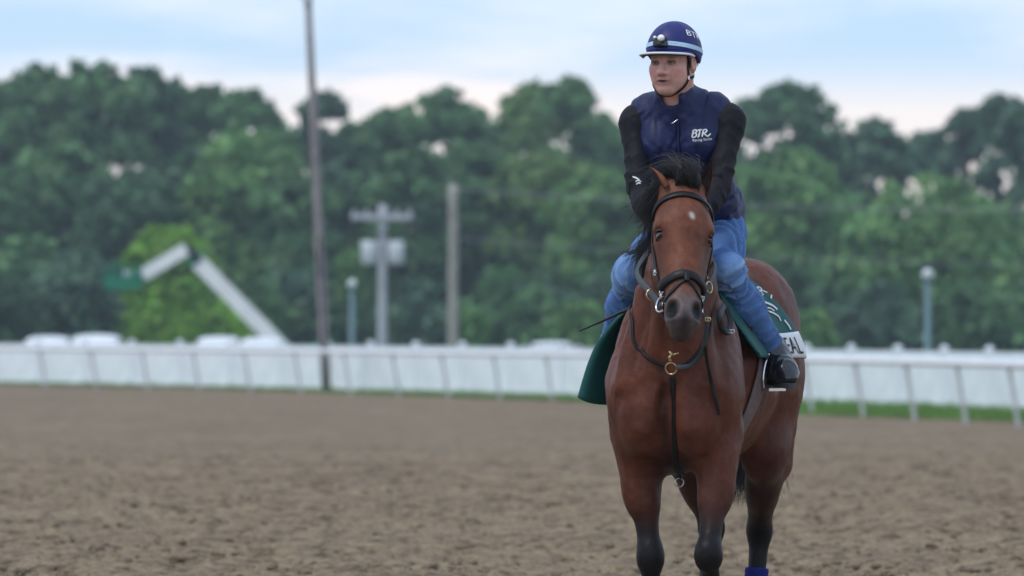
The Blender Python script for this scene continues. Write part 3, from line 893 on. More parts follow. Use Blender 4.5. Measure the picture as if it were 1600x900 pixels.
class Body:
    def __init__(s): s.pr = []
    def cone(s, a, b, ra, rb=None, k=.04, n=None, sq=1.0, col=None, sub=False):
        p = dict(a=A(*a), b=A(*b), ra=ra, rb=ra if rb is None else rb)
        if n is not None: p['n'] = nrm(A(*n)); p['s'] = sq
        s.pr.append(Prim('cone', k, col, sub, p)); return s
    def chain(s, pts, rad, k=.03, n=None, sq=1.0, col=None):
        for i in range(len(pts) - 1):
            s.cone(pts[i], pts[i + 1], rad[i], rad[i + 1], k, n, sq, col)
        return s
    def ell(s, c, r, R=None, k=.04, col=None, sub=False):
        s.pr.append(Prim('ell', k, col, sub, dict(c=A(*c), r=A(*r), R=R))); return s
    def eval(s, P):
        P = np.asarray(P, float); D = np.full(len(P), 9.0)
        for p in s.pr:
            m = p.k + .05
            i = np.where(((P > p.lo - m - .1) & (P < p.hi + m + .1)).all(1))[0]
            if len(i) == 0: 
                continue
            d = p.d(P[i])
            D[i] = -smin(-D[i], d, p.k) if p.sub else smin(D[i], d, p.k)
        # far points: crude distance
        far = D > 8
        if far.any():
            D[far] = np.min([p.d(P[far]) for p in s.pr if not p.sub], axis=0)
        return D
    def grad(s, P, e=.002):
        g = np.stack([s.eval(P + d) - s.eval(P - d) for d in np.eye(3) * e], 1)
        return nrm(g)
    def project(s, P, off=.0, it=7, maxstep=.06):
        P = np.array(P, float)
        for _ in range(it):
            d = s.eval(P) - off; P = P - s.grad(P) * np.clip(d, -maxstep, maxstep)[:, None]
        return P, s.grad(P)
    def march(s, O, Dr, off=.0, maxd=3.0, it=60):
        """sphere trace from O along Dr"""
        O = np.array(O, float); Dr = nrm(Dr); t = np.zeros(len(O)); hit = np.zeros(len(O), bool)
        for _ in range(it):
            d = s.eval(O + Dr * t[:, None]) - off
            hit |= d < .0008
            t = t + np.where(hit, np.clip(d, -.01, .0), np.clip(d * .8, .0004, .15))
            t = np.minimum(t, maxd)
        return O + Dr * t[:, None], hit
    def colors(s, P, sharp=.012):
        W = np.zeros(len(P)); C = np.zeros((len(P), 3))
        for p in s.pr:
            if p.col is None or p.sub: continue
            w = np.exp(-np.clip(p.d(P), -.02, .4) / sharp)
            W += w; C += w[:, None] * np.asarray(p.col)
        return C / (W[:, None] + 1e-12)
    def mesh(s, xs, ys, zs, smooth_it=2):
        D = np.full((len(xs), len(ys), len(zs)), .25, np.float32)
        for p in s.pr:
            m = p.k + .03
            sl = []
            for g, lo, hi in zip((xs, ys, zs), p.lo - m, p.hi + m):
                sl.append(slice(max(0, np.searchsorted(g, lo) - 1), min(len(g), np.searchsorted(g, hi) + 1)))
            if any(q.stop - q.start < 1 for q in sl): continue
            X, Y, Z = np.meshgrid(xs[sl[0]], ys[sl[1]], zs[sl[2]], indexing='ij')
            d = p.d(np.stack([X.ravel(), Y.ravel(), Z.ravel()], 1)).reshape(X.shape)
            c = D[tuple(sl)]
            D[tuple(sl)] = -smin(-c, d, p.k) if p.sub else smin(c, d, p.k)
        return surface_nets(D, xs, ys, zs, smooth_it)
def surface_nets(D, xs, ys, zs, smooth_it=2):
    S = D < 0
    nx, ny, nz = D.shape
    cnt = np.zeros((nx - 1, ny - 1, nz - 1), np.int8)
    for dx in (0, 1):
        for dy in (0, 1):
            for dz in (0, 1):
                cnt += S[dx:nx - 1 + dx, dy:ny - 1 + dy, dz:nz - 1 + dz]
    act = (cnt > 0) & (cnt < 8)
    I, J, K = np.nonzero(act)
    cid = np.full(act.shape, -1, np.int32); cid[I, J, K] = np.arange(len(I))
    G = (xs, ys, zs)
    acc = np.zeros((len(I), 3)); n = np.zeros(len(I))
    corners = [(dx, dy, dz) for dx in (0, 1) for dy in (0, 1) for dz in (0, 1)]
    for a in corners:
        for ax in range(3):
            if a[ax]: continue
            b = list(a); b[ax] = 1
            va = D[I + a[0], J + a[1], K + a[2]]; vb = D[I + b[0], J + b[1], K + b[2]]
            x = (va < 0) != (vb < 0)
            t = np.where(x, va / np.where(va == vb, 1, va - vb), 0)
            pa = np.stack([xs[I + a[0]], ys[J + a[1]], zs[K + a[2]]], 1); pb = np.stack([xs[I + b[0]], ys[J + b[1]], zs[K + b[2]]], 1)
            acc += np.where(x[:, None], pa + (pb - pa) * t[:, None], 0); n += x
    V = acc / n[:, None]
    Q = []
    for ax in range(3):
        o1, o2 = [k for k in range(3) if k != ax]
        sl0 = [slice(None)] * 3; sl1 = [slice(None)] * 3
        sl0[ax] = slice(0, -1); sl1[ax] = slice(1, None)
        s0 = S[tuple(sl0)]; s1 = S[tuple(sl1)]
        e = np.argwhere(s0 != s1)
        e = e[(e[:, o1] > 0) & (e[:, o2] > 0) & (e[:, o1] < D.shape[o1] - 1) & (e[:, o2] < D.shape[o2] - 1)]
        if not len(e): continue
        def c(da, db):
            q = e.copy(); q[:, o1] += da; q[:, o2] += db
            return cid[q[:, 0], q[:, 1], q[:, 2]]
        quad = np.stack([c(-1, -1), c(0, -1), c(0, 0), c(-1, 0)], 1)
        flip = s0[tuple(e.T)]
        if ax == 1: flip = ~flip
        quad[~flip] = quad[~flip][:, ::-1]
        Q.append(quad)
    Q = np.concatenate(Q)
    for _ in range(smooth_it):
        V = lap(V, Q, .5)
    return V, Q
def lap(V, Q, f=.5):
    s = np.zeros_like(V); n = np.zeros(len(V))
    for a in range(Q.shape[1]):
        b = (a + 1) % Q.shape[1]
        for c in range(V.shape[1]):
            s[:, c] += np.bincount(Q[:, a], V[Q[:, b], c], len(V)) + np.bincount(Q[:, b], V[Q[:, a], c], len(V))
        n += np.bincount(Q[:, a], minlength=len(V)) + np.bincount(Q[:, b], minlength=len(V))
    return V + f * (s / np.maximum(n, 1)[:, None] - V)
def vnormals(V, Q):
    n = np.cross(V[Q[:, 2]] - V[Q[:, 0]], V[Q[:, 3]] - V[Q[:, 1]])
    N = np.zeros_like(V)
    for a in range(4):
        for c in range(3): N[:, c] += np.bincount(Q[:, a], n[:, c], len(V))
    return nrm(N)
def axis(*segs):
    """(start, stop, step) runs joined into one increasing axis"""
    out_ = [np.arange(a, b - 1e-9, h) for a, b, h in segs]
    return np.concatenate(out_ + [[segs[-1][1]]])
def hair(name, lines, r0, m, parent, n=3):
    """lines: (N,M,3) guide points; tapering three sided hairs in one mesh"""
    L = np.asarray(lines, float); N_, M_, _ = L.shape
    T = nrm(np.gradient(L, axis=1)); up = A(.31, .77, .55)
    B1 = nrm(np.cross(T, up)); B2 = np.cross(T, B1)
    rad = np.asarray(r0).reshape(-1, 1) * (1 - np.linspace(0, 1, M_)[None] ** 2 * .92)
    a = np.arange(n) * 2 * math.pi / n
    V = L[:, :, None] + rad[:, :, None, None] * (np.cos(a)[None, None, :, None] * B1[:, :, None] + np.sin(a)[None, None, :, None] * B2[:, :, None])
    idx = np.arange(N_ * M_ * n).reshape(N_, M_, n)
    q = np.stack([idx[:, :-1], np.roll(idx, -1, 2)[:, :-1], np.roll(idx, -1, 2)[:, 1:], idx[:, 1:]], -1).reshape(-1, 4)
    return mk(name, V.reshape(-1, 3), q, m, parent, smooth=True)

# ================================================================== HORSE (rig frame: x = image right, y = towards the tail, z up)
YAW = math.radians(11); CA, SA = math.cos(YAW), math.sin(YAW)
RIG = A(.613, 20.2, 0)
def w2l(v):      # world direction -> rig
    v = np.asarray(v, float); return np.stack([v[..., 0] * CA - v[..., 1] * SA, v[..., 0] * SA + v[..., 1] * CA, v[..., 2]], -1)
def l2w(v):
    v = np.asarray(v, float); return np.stack([v[..., 0] * CA + v[..., 1] * SA, -v[..., 0] * SA + v[..., 1] * CA, v[..., 2]], -1)
def rig_empty(name, off, label=None, cat=None, group=None):
    o = empty(name, Vector(RIG + l2w(A(*off))), -YAW, label, cat, group)
    OFF[o.name] = A(*off)
    return o
def pxl(px, py, y):
    """rig point on the view ray of a photo pixel at rig depth y (used for fitting shapes)"""
    K = (px - 800) / 8400
    x = (K * (RIG[1] + y * CA) - RIG[0] - y * SA) / (CA + K * SA)
    d = RIG[1] - x * SA + y * CA
    return A(x, y, CAM_H + (505 - py) / 8400 * d)
CAM_L = w2l(A(0, 0, CAM_H) - RIG); 

# head frame: u image right, v out of the face, w from muzzle to poll
_p = math.radians(29); _y = math.radians(8)
_mz, _pl = pxl(1069, 498, -.585), pxl(1072, 306, -.333)
HW_ = nrm(_pl - _mz)
f0 = w2l(A(math.sin(_y), -math.cos(_y), 0))
HV_ = nrm(f0 - HW_ * (f0 @ HW_)); HU_ = np.cross(HV_, HW_); HU_ = HU_ if HU_[0] > 0 else -HU_
HEADR = np.stack([HU_, HV_, HW_], 1)
H0 = _mz - HW_ * .045 + HV_ * .03
def hd(u, v, w): return H0 + HEADR @ A(u, v, w)

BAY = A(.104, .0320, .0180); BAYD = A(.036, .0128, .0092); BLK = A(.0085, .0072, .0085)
FACE = A(.140, .048, .027); GREY = A(.10, .078, .074)
hs = Body()
# trunk
hs.ell((0, .42, 1.145), (.228, .55, .335), k=.07, col=BAY)
hs.ell((0, .74, 1.15), (.285, .44, .335), k=.12, col=BAY)
hs.ell((0, .02, 1.08), (.210, .24, .265), k=.08, col=BAY)
hs.cone((0, .16, 1.50), (0, .50, 1.545), .085, .075, k=.14, col=BAY)
hs.cone((0, .45, 1.40), (0, .96, 1.42), .155, .165, k=.12, col=BAY)
hs.ell((0.01, 1.11, 1.32), (.25, .36, .285), k=.12, col=BAY)
for s in (-1, 1):
    hs.ell((.012 + s * .148, 1.11, 1.27), (.152, .29, .30), k=.10, col=BAY)
    hs.ell((s * .140, .05, 1.16), (.092, .17, .27), k=.07, col=BAY)            # shoulder blade
    hs.ell((.008 + s * .178, -.07, 1.085), (.076, .13, .15), k=.06, col=BAY)           # point of shoulder
    hs.ell((.004 + s * .100, -.172, 1.005), (.095, .078, .150), k=.026, col=BAY)        # breast muscle
    hs.ell((.006 + s * .138, -.03, .925), (.092, .125, .13), k=.05, col=BAY)
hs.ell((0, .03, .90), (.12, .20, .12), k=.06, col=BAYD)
# neck
nd = nrm(A(.085, -.30, .38)); nperp = nrm(np.cross(nd, A(1, 0, 0)))
hs.cone((0, .06, 1.27), (.035, -.10, 1.50), .215, .165, k=.09, n=(1, 0, 0), sq=1.46, col=BAY)
hs.cone((.035, -.10, 1.50), (.088, -.245, 1.69), .160, .110, k=.07, n=(1, 0, 0), sq=1.28, col=BAY)
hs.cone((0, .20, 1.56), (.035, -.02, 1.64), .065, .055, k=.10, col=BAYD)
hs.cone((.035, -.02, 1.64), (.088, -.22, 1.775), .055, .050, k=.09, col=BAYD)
for s in (-1, 1):                                                                # windpipe and jugular groove edges
    hs.cone((s * .055, -.20, 1.16), (.06 + s * .035, -.24, 1.50), .055, .04, k=.06, col=BAY)
for s in (-1, 1):                                                                # neck, shoulder and arm muscle
    hs.cone((s * .085, -.115, 1.46), (s * .150, -.185, 1.12), .050, .055, k=.030, col=BAY)
    hs.cone((s * .170, .10, 1.32), (s * .178, .02, 1.04), .045, .055, k=.030, col=BAY)
    hs.cone((.005 + s * .055, -.225, 1.10), (.005 + s * .085, -.225, .96), .030, .040, k=.022, col=BAY)
    hs.cone((.005 + s * .215, -.06, 1.00), (.005 + s * .175, -.07, .90), .030, .035, k=.03, col=BAY)
# forelegs
def foreleg(P, ra, kneeR, kn):
    E, Kn, Fe, Pa, Ho = [A(*p) for p in P]
    hs.cone(E, E + (Kn - E) * .55, ra, ra * .60, k=.06, col=BAY)
    hs.cone(E + (Kn - E) * .5, Kn + (E - Kn) * .12, ra * .60, .041, k=.05, col=BAYD)
    o_ = nrm(A(Kn[0], 0, 0))
    m_ = E + (Kn - E) * .33
    hs.ell(m_ + o_ * .018 + A(0, -.02, 0), (.047, .056, .13), k=.05, col=BAY)     # extensor
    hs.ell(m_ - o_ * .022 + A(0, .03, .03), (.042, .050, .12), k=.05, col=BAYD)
    hs.ell(Kn + A(0, -.004, .012), (.051, .053, .056), k=.03, col=BLK)
    hs.ell(Kn + A(0, .0, -.022), (.047, .047, .046), k=.03, col=BLK)
    hs.cone(Kn, Fe, .037, .030, k=.025, n=(1, 0, 0), sq=1.05, col=BLK)
    hs.cone(Kn + A(0, .03, -.03), Fe + A(0, .028, .02), .017, .018, k=.02, col=BLK)
    hs.ell(Fe, (.039, .043, .042), k=.02, col=BLK)
    hs.cone(Fe, Pa, .034, .034, k=.02, col=BLK)
    hs.cone(Pa, Ho, .036, .044, k=.015, col=BLK)
FR = [(-.150, .02, .93), (-.088, -.035, .475), (-.084, -.03, .205), (-.084, -.075, .105), (-.084, -.09, .075)]
FL = [(.168, .00, .93), (.158, -.20, .490), (.150, .02, .262), (.150, .06, .165), (.150, .075, .128)]
foreleg(FR, .086, .05, 0); foreleg(FL, .083, .05, 1)
# hind legs
def hindleg(P, k0=1.0):
    Hp, St, Hk, Fe, Pa, Ho = [A(*p) for p in P]
    hs.cone(Hp, St, .185, .112, k=.10, n=(1, 0, 0), sq=1.34, col=BAY)
    hs.cone(Hp + A(0, .16, .02), St + A(0, .22, -.06), .13, .085, k=.10, n=(1, 0, 0), sq=1.15, col=BAY)
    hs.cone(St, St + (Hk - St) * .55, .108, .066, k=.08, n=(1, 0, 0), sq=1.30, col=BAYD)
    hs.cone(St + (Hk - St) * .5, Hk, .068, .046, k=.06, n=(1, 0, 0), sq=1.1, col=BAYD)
    hs.cone(St + (Hk - St) * .62 + A(0, .03, .0), Hk + A(0, .045, .04), .040, .027, k=.05, col=BLK)    # tendon to the point of hock
    hs.ell(Hk + A(0, .01, -.01), (.050, .060, .068), k=.03, col=BLK)
    hs.cone(Hk + A(0, .012, -.03), Fe, .041, .032, k=.03, col=BLK)
    hs.cone(Hk + A(0, .045, -.04), Fe + A(0, .03, .02), .019, .019, k=.02, col=BLK)
    hs.ell(Fe, (.041, .045, .043), k=.02, col=BLK)
    hs.cone(Fe, Pa, .035, .035, k=.02, col=BLK)
    hs.cone(Pa, Ho, .037, .045, k=.015, col=BLK)
HL = [(.180, 1.13, 1.12), (.192, 1.03, .86), (.120, 1.35, .535), (.105, 1.30, .205), (.105, 1.255, .105), (.105, 1.24, .075)]
HR = [(-.150, 1.10, 1.12), (-.125, .95, .88), (-.045, 1.16, .55), (-.045, 1.02, .24), (-.045, .96, .125), (-.045, .945, .085)]
hindleg(HL); hindleg(HR)
hs.cone((0, 1.40, 1.43), (0, 1.52, 1.36), .05, .03, k=.06, col=BAYD)          # dock
# head
def hell(c, r, **kw): hs.ell(hd(*c), r, R=HEADR, **kw)
def hcone(a, b, ra, rb, **kw): hs.cone(hd(*a), hd(*b), ra, rb, **kw)
hell((-.006, -.085, .510), (.100, .088, .105), k=.05, col=FACE)
hell((0, -.055, .445), (.088, .060, .105), k=.05, col=FACE)
for s in (-1, 1):
    hell((s * .078, -.058, .428), (.034, .040, .042), k=.035, col=FACE)         # brow over the eye
    hell((s * .050, -.165, .355), (.047, .095, .125), k=.05, col=FACE)          # jaw disc
    hcone((s * .076, -.082, .375), (s * .058, -.078, .215), .020, .012, k=.04, col=FACE)   # facial crest
    hell((s * .094, -.052, .398), (.018, .030, .021), k=.02, sub=True)
    hell((s * .078, -.030, .335), (.022, .020, .060), k=.04, sub=True)          # hollow under the eye           # socket
    hell((s * .036, -.042, .072), (.033, .042, .048), k=.022, col=GREY)         # nostril flare
    hell((s * .024, -.082, .038), (.024, .034, .034), k=.03, col=GREY)
hcone((0, -.050, .46), (0, -.046, .16), .058, .040, k=.05, n=HU_, sq=.84, col=FACE)
hcone((0, -.105, .38), (0, -.078, .13), .083, .052, k=.05, col=FACE)
hell((0, -.065, .075), (.046, .060, .066), k=.04, col=GREY)
hell((0, -.106, .020), (.029, .032, .026), k=.025, col=GREY)                  # chin
hell((0, -.100, .024), (.060, .050, .0030), k=.010, sub=True)                 # line of the mouth
for s in (-1, 1):
    Rn = HEADR @ np.array([[math.cos(.5 * s), -math.sin(.5 * s), 0], [math.sin(.5 * s), math.cos(.5 * s), 0], [0, 0, 1]])
    hs.ell(hd(s * .046, -.010, .072), (.0195, .050, .036), R=Rn, k=.008, sub=True)
hs.ell(hd(-.004, -.075, .615), (.084, .06, .055), R=HEADR, k=.05, col=FACE)

def horse_colors(P):
    C = hs.colors(P, .014)
    n = fbm(P * 9, 41, 3)[:, None]; n2 = fbm(P * 26, 45, 3)[:, None]
    C = C * (1 + .34 * n + .20 * n2)
    z = P[:, 2]
    # black points: lower legs, fading up the forearm and gaskin
    t = (1 - ss(.53, .645, z + .05 * n[:, 0]))
    body = P[:, 1] > -.45
    C = C + (BLK - C) * (t * body)[:, None]
    # head: muzzle darkens, a small star on the brow
    q = (P - H0) @ HEADR
    head = (P[:, 1] < -.30) & (q[:, 2] < .62) & (np.abs(q[:, 0]) < .16) & (q[:, 2] > -.05) & (q[:, 1] > -.30)
    mz = (1 - ss(.05, .20, q[:, 2] + .02 * n[:, 0])) * head
    C = C + (A(.105, .082, .080) - C) * (mz * .85)[:, None]
    lip = np.exp(-((q[:, 0] / .024) ** 2)) * (1 - ss(.02, .075, q[:, 2])) * ss(-.06, .03, q[:, 2]) * head
    C = C + (A(.012, .011, .013) - C) * (lip * .9)[:, None]
    nos = np.zeros(len(P))
    for s in (-1, 1):
        nos += np.exp(-(((q[:, 0] - s * .046) / .019) ** 2 + ((q[:, 2] - .072) / .034) ** 2 + ((q[:, 1] + .03) / .06) ** 2) * 1.0)
    C = C + (A(.004, .003, .004) - C) * np.clip(nos * 2.6 - .30, 0, 1)[:, None] * head[:, None]
    eye = np.zeros(len(P))
    for s in (-1, 1):
        eye += np.exp(-(((q[:, 0] - s * .098) / .03) ** 2 + ((q[:, 2] - .400) / .030) ** 2 + ((q[:, 1] + .055) / .035) ** 2))
    C = C + (A(.030, .020, .017) - C) * np.clip(eye * .85, 0, 1)[:, None] * head[:, None]
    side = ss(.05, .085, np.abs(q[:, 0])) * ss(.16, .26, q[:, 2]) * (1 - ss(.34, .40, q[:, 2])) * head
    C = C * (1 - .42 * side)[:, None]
    st = np.exp(-(((q[:, 0] - .014 + .25 * (q[:, 2] - .452)) / .009) ** 2 + ((q[:, 2] - .455) / .013) ** 2) ** 2) * (q[:, 1] > -.06) * head
    st = st * (.8 + .5 * n2[:, 0])
    C = C + (A(.62, .56, .54) - C) * np.clip(st * 1.2, 0, 1)[:, None]
    # dark stripe down the breast, dark between the legs' insides
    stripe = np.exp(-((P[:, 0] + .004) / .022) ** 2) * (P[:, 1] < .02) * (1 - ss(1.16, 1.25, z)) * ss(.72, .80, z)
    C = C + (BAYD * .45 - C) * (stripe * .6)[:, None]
    return np.clip(C, .004, 1)

horse = rig_empty("horse", (0, .6, 0), "bay racehorse with a small white star walking over the dirt under its rider", "horse")
xs = axis((-.42, .42, .0075)); ys = axis((-.80, -.30, .006), (-.30, .05, .008), (.05, 1.75, .013)); zs = axis((.03, 1.0, .012), (1.0, 1.98, .0065))
V, Q = hs.mesh(xs, ys, zs, 2)
NN = vnormals(V, Q)
mus = fbm(V * A(7, 7, 5), 77, 2); vein = np.abs(fbm(V * A(13, 13, 6) + 3, 83, 2))
amp = ss(.62, .8, V[:, 2]) * (V[:, 1] > -.35)
V = V + NN * ((.010 * mus + .0035 * fbm(V * A(22, 22, 15), 91, 2) + .003 * np.exp(-(vein / .09) ** 2) * ss(-.1, .3, mus)) * amp)[:, None]
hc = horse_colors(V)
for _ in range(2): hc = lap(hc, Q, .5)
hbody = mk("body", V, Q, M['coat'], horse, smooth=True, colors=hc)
# eyes
for s in (-1, 1):
    c = hd(s * .0785, -.060, .399)
    MB().ball((0, 0, 0), (.0245,) * 3, 16, 12).build("eye", M["eye"], horse, smooth=True, off=False).location = Vector(c - OFF["horse"])
    # lids
    for sg, w0 in ((1, .014), (-1, -.016)):
        pts = [hd(s * (.0845 + .0185 * math.cos(a)), -.056 + .027 * math.sin(a), .399 + w0 * (math.cos(a) * .9 + .25)) for a in np.linspace(-1.3, 1.3, 9)]
        V_, f_ = tube(spline(pts, 14), .0042, 6)
        mk("eyelid", V_, f_, M['coat'], horse, smooth=True, colors=np.tile(A(.05, .03, .025) if sg < 0 else A(.085, .045, .035), (len(V_), 1)))
# ears
def ear(base, tip, fwd, width, col_in, lab=None):
    base, tip, fwd = A(*base), A(*tip), nrm(A(*fwd))
    ax = tip - base; L = np.linalg.norm(ax); a = ax / L
    side = nrm(np.cross(a, fwd)); fwd = np.cross(side, a)
    V = []; C = []
    n, m = 15, 13
    for i in range(n):
        t = i / (n - 1)
        w = width * (math.sin(math.pi * min(1, .22 + .78 * t) ** 1.0) ** .75 if t < 1 else 0) * (1 - .25 * t)
        w = max(w, .002)
        for lay in (0, 1):
            for j in range(m):
                ph = (j / (m - 1) * 2 - 1) * (2.35 - 1.1 * t)
                r = w * (1 - .10 * lay)
                p = base + ax * t + side * (math.sin(ph) * r) - fwd * (math.cos(ph) * r * .8) + fwd * .02 * t * t
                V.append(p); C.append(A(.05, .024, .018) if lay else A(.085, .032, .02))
    q = []
    for i in range(n - 1):
        for j in range(m - 1):
            a0 = i * 2 * m + j; b0 = (i + 1) * 2 * m + j
            q.append([a0, b0, b0 + 1, a0 + 1]); q.append([a0 + m, a0 + m + 1, b0 + m + 1, b0 + m])
        for j in (0, m - 1):
            a0 = i * 2 * m + j; b0 = (i + 1) * 2 * m + j
            q.append([a0, a0 + m, b0 + m, b0])
    mk("ear", np.array(V), np.array(q), M['coat'], horse, smooth=True, colors=np.array(C) * A(*col_in), label=lab)
el = hd(.066, -.075, .588); et = pxl(1115, 249, el[1] + .04)
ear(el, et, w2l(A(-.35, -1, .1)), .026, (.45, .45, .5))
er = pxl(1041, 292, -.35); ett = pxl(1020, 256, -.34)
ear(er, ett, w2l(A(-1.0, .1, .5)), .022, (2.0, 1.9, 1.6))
# mane: roots along the crest, blown towards image left
def strand_set(n, root_f, flow, seed, m=8):
    r = np.random.default_rng(seed); L = []
    for _ in range(n):
        t = r.random(); p = root_f(t, r)
        L.append(flow(t, p, r))
    return np.array([spline(x, m) for x in L])
crest = spline([(0.0, .22, 1.622), (.018, .08, 1.655), (.04, -.04, 1.700), (.068, -.14, 1.765), (.088, -.235, 1.825), (.094, -.285, 1.838)], 60)
def mane_root(t, r): return crest[int(t * 59)] + A(r.normal() * .014, r.normal() * .012, r.normal() * .006 - .006)
def mane_flow(t, p, r):
    lr = np.random.default_rng(1000 + int(t * 40)); lw = lr.normal(size=3)          # hair falls in locks
    L = (.115 + .085 * lr.random()) * (.82 + .3 * r.random()); w = .95 * lw + .38 * r.normal(size=3)
    out_ = .52 + .34 * lr.random() + .07 * r.normal()
    lift = .06 * lr.random() + (.10 * (t > .7))
    return [p, p + A(-.25 * out_, -.03, .14 + lift) * L, p + A(-.60 * out_, -.05 + .05 * w[0], .08 + lift) * L, p + A(-.88 * out_, -.06 + .09 * w[0], -.14 + .5 * lift) * L,
            p + A(-1.02 * out_ + .07 * w[1], -.06 + .11 * w[0], -.36 + .09 * w[2]) * L, p + A(-1.10 * out_ + .16 * w[1], -.05 + .14 * w[0], -.56 + .18 * w[2]) * L]
hair("mane", strand_set(3600, mane_root, mane_flow, 5, 9), RNG.uniform(.0009, .0019, 3600), M["hair"], horse)
# forelock: blown up and back between the ears
fr0 = hd(0, -.02, .615)
def lock_root(t, r): return hd(-.045 + .095 * t, -.03 + .012 * r.normal(), .606 + .008 * r.normal())
def lock_flow(t, p, r):
    lr = np.random.default_rng(500 + int(t * 11) * 7 + int(r.random() * 2)); lw = lr.normal(size=3)
    w = .95 * lw + .42 * r.normal(size=3); L = (.050 + .070 * lr.random()) * (.6 + .5 * r.random()); c_ = .25 + .75 * lr.random()
    return [p, p + A(.06, -.08, .42) * L, p + A(.02 + .20 * w[0], .10 + .1 * w[2], .74 + .10 * w[1]) * L, p + A(-.30 + .30 * w[0], .25 + .14 * w[2], .92 + .22 * w[1]) * L, p + A(-.95 * c_ - .35 + .40 * w[0], .35, .80 - .45 * c_ + .34 * w[1]) * L]
hair("forelock", strand_set(1500, lock_root, lock_flow, 9, 8), RNG.uniform(.0007, .0015, 1500), M["hair"], horse)
def tail_root(t, r): return A(.03 * r.normal(), 1.47 + .05 * t + .012 * r.normal(), 1.42 - .08 * t)
def tail_flow(t, p, r):
    w = r.normal(size=4); e = .60 + .16 * r.random()
    return [p, p + A(.02 * w[0], .09, -.06), p + A(.04 * w[0], .12, -.30), p + A(.06 * w[0] + .0, .11 + .03 * w[1], -.30 - (1.40 - .3 - e) * .6), A(p[0] + .075 * w[0] + .005 + .02 * w[2], p[1] + .08 + .05 * w[1], e)]
hair("tail", strand_set(1500, tail_root, tail_flow, 13, 9), RNG.uniform(.0014, .0028, 1500), M["hair"], horse)
# hooves
for P, tilt in ((FR, 0), (FL, .75), (HL, 0), (HR, .1)):
    Pa, Ho = A(*P[-2]), A(*P[-1])
    d = nrm(Ho - Pa) if tilt > .5 else A(0, 0, -1)
    fwd = A(0, -1, 0) if tilt < .5 else nrm(A(0, .35, -1))
    dn = A(0, 0, -1) if tilt < .5 else nrm(A(0, .9, -.35))
    top = Ho; Hh = max(.05, Ho[2] - .002) if tilt < .5 else .075
    sd = A(1, 0, 0)
    rings = []
    for k, (t, rr) in enumerate(((0, .046), (.12, .050), (.85, .062), (1, .060))):
        c = top + dn * Hh * t + fwd * .020 * t
        rings.append([c + rr * (sd * math.cos(a) * .95 + fwd * math.sin(a) * 1.05) for a in np.linspace(0, 2 * math.pi, 20, endpoint=False)])
    Vh = np.array(rings).reshape(-1, 3)
    q = np.array([[i * 20 + j, i * 20 + (j + 1) % 20, (i + 1) * 20 + (j + 1) % 20, (i + 1) * 20 + j] for i in range(3) for j in range(20)])
    mk("hoof", Vh, [q, np.array([list(range(60, 80)), list(range(20))[::-1]])], M["hoof"], horse, smooth=True)
# blue bandage on the near hind cannon
hk, fe = A(*HL[2]), A(*HL[3])
pts = np.array([hk + (fe - hk) * t + A(0, .014, 0) for t in np.linspace(.50, 1.02, 16)])
w = MB(); w.tube(pts, [.047 + .002 * (i % 2) for i in range(16)], 18)
w.build("leg_bandage", M["wrap"], horse, smooth=True)
# ================================================================== RIDER
SKIN = A(.66, .365, .30); LIP = A(.37, .145, .12)
rider = rig_empty("person", (0, .60, 1.10), "jockey in a navy vest, jeans and a blue helmet riding the bay horse", "person")
# ---- face frame
HY = math.radians(27)
fw = A(-math.sin(HY), -math.cos(HY), -.08); fw = nrm(fw)
FV = w2l(fw); FW0 = A(0, 0, 1); FU = nrm(np.cross(FW0, FV)) * -1
if FU[0] < 0: FU = -FU
FW = nrm(np.cross(FU, FV)); FW = FW if FW[2] > 0 else -FW
FR_ = np.stack([FU, FV, FW], 1)
HC = pxl(1051, 96, .205)
def fc(u, v, w): return HC + FR_ @ A(u, v, w)
SHR, SHL = A(-.205, .31, 2.128), A(.158, .31, 2.130)
ELR, ELL = A(-.172, .180, 1.868), A(.140, .180, 1.868)
WRR, WRL = A(-.088, .035, 1.730), A(.070, .035, 1.730)
NECK0, NECK1 = A(-.030, .295, 2.12), A(-.043, .235, 2.245)
HIPR, HIPL = A(-.085, .60, 1.71), A(.088, .60, 1.71)
KNR, KNL = A(-.190, .185, 1.535), A(.158, .190, 1.548)
ANR, ANL = A(-.335, .58, 1.255), A(.290, .555, 1.235)

rb = Body()
def fe(c, r, **kw): rb.ell(fc(*c), r, R=FR_, **kw)
def fcn(a, b, ra, rb_, **kw): rb.cone(fc(*a), fc(*b), ra, rb_, **kw)
fe((0, -.022, .035), (.077, .098, .095), k=.03, col=SKIN)
fe((0, .030, -.025), (.060, .058, .085), k=.03, col=SKIN)
fcn((-.052, -.005, -.062), (-.020, .062, -.100), .022, .018, k=.035, col=SKIN)
fcn((.052, -.005, -.062), (.020, .062, -.100), .022, .018, k=.035, col=SKIN)
fe((0, .070, -.100), (.026, .020, .019), k=.025, col=SKIN)
for s in (-1, 1):
    fe((s * .045, .052, -.026), (.026, .024, .022), k=.03, col=SKIN)
    fe((s * .034, .045, -.060), (.028, .030, .030), k=.03, col=SKIN)
    fe((s * .0325, .092, .001), (.0185, .016, .0090), k=.010, sub=True)
    fe((s * .012, .094, -.040), (.0095, .011, .009), k=.010, col=SKIN)
    fcn((s * .016, .084, -.036), (s * .033, .072, -.070), .004, .004, k=.02, col=SKIN)
    # ear
    fe((s * .081, -.012, -.012), (.011, .019, .032), k=.012, col=SKIN)
    fe((s * .090, -.006, -.008), (.006, .009, .016), k=.006, sub=True)
fcn((-.042, .076, .021), (.042, .076, .021), .011, .011, k=.02, col=SKIN)
fcn((0, .083, .012), (0, .109, -.031), .0080, .0118, k=.011, col=SKIN)
fe((0, .111, -.037), (.0120, .0110, .0105), k=.008, col=SKIN)
fe((0, .085, -.0635), (.027, .012, .0075), k=.008, col=SKIN)
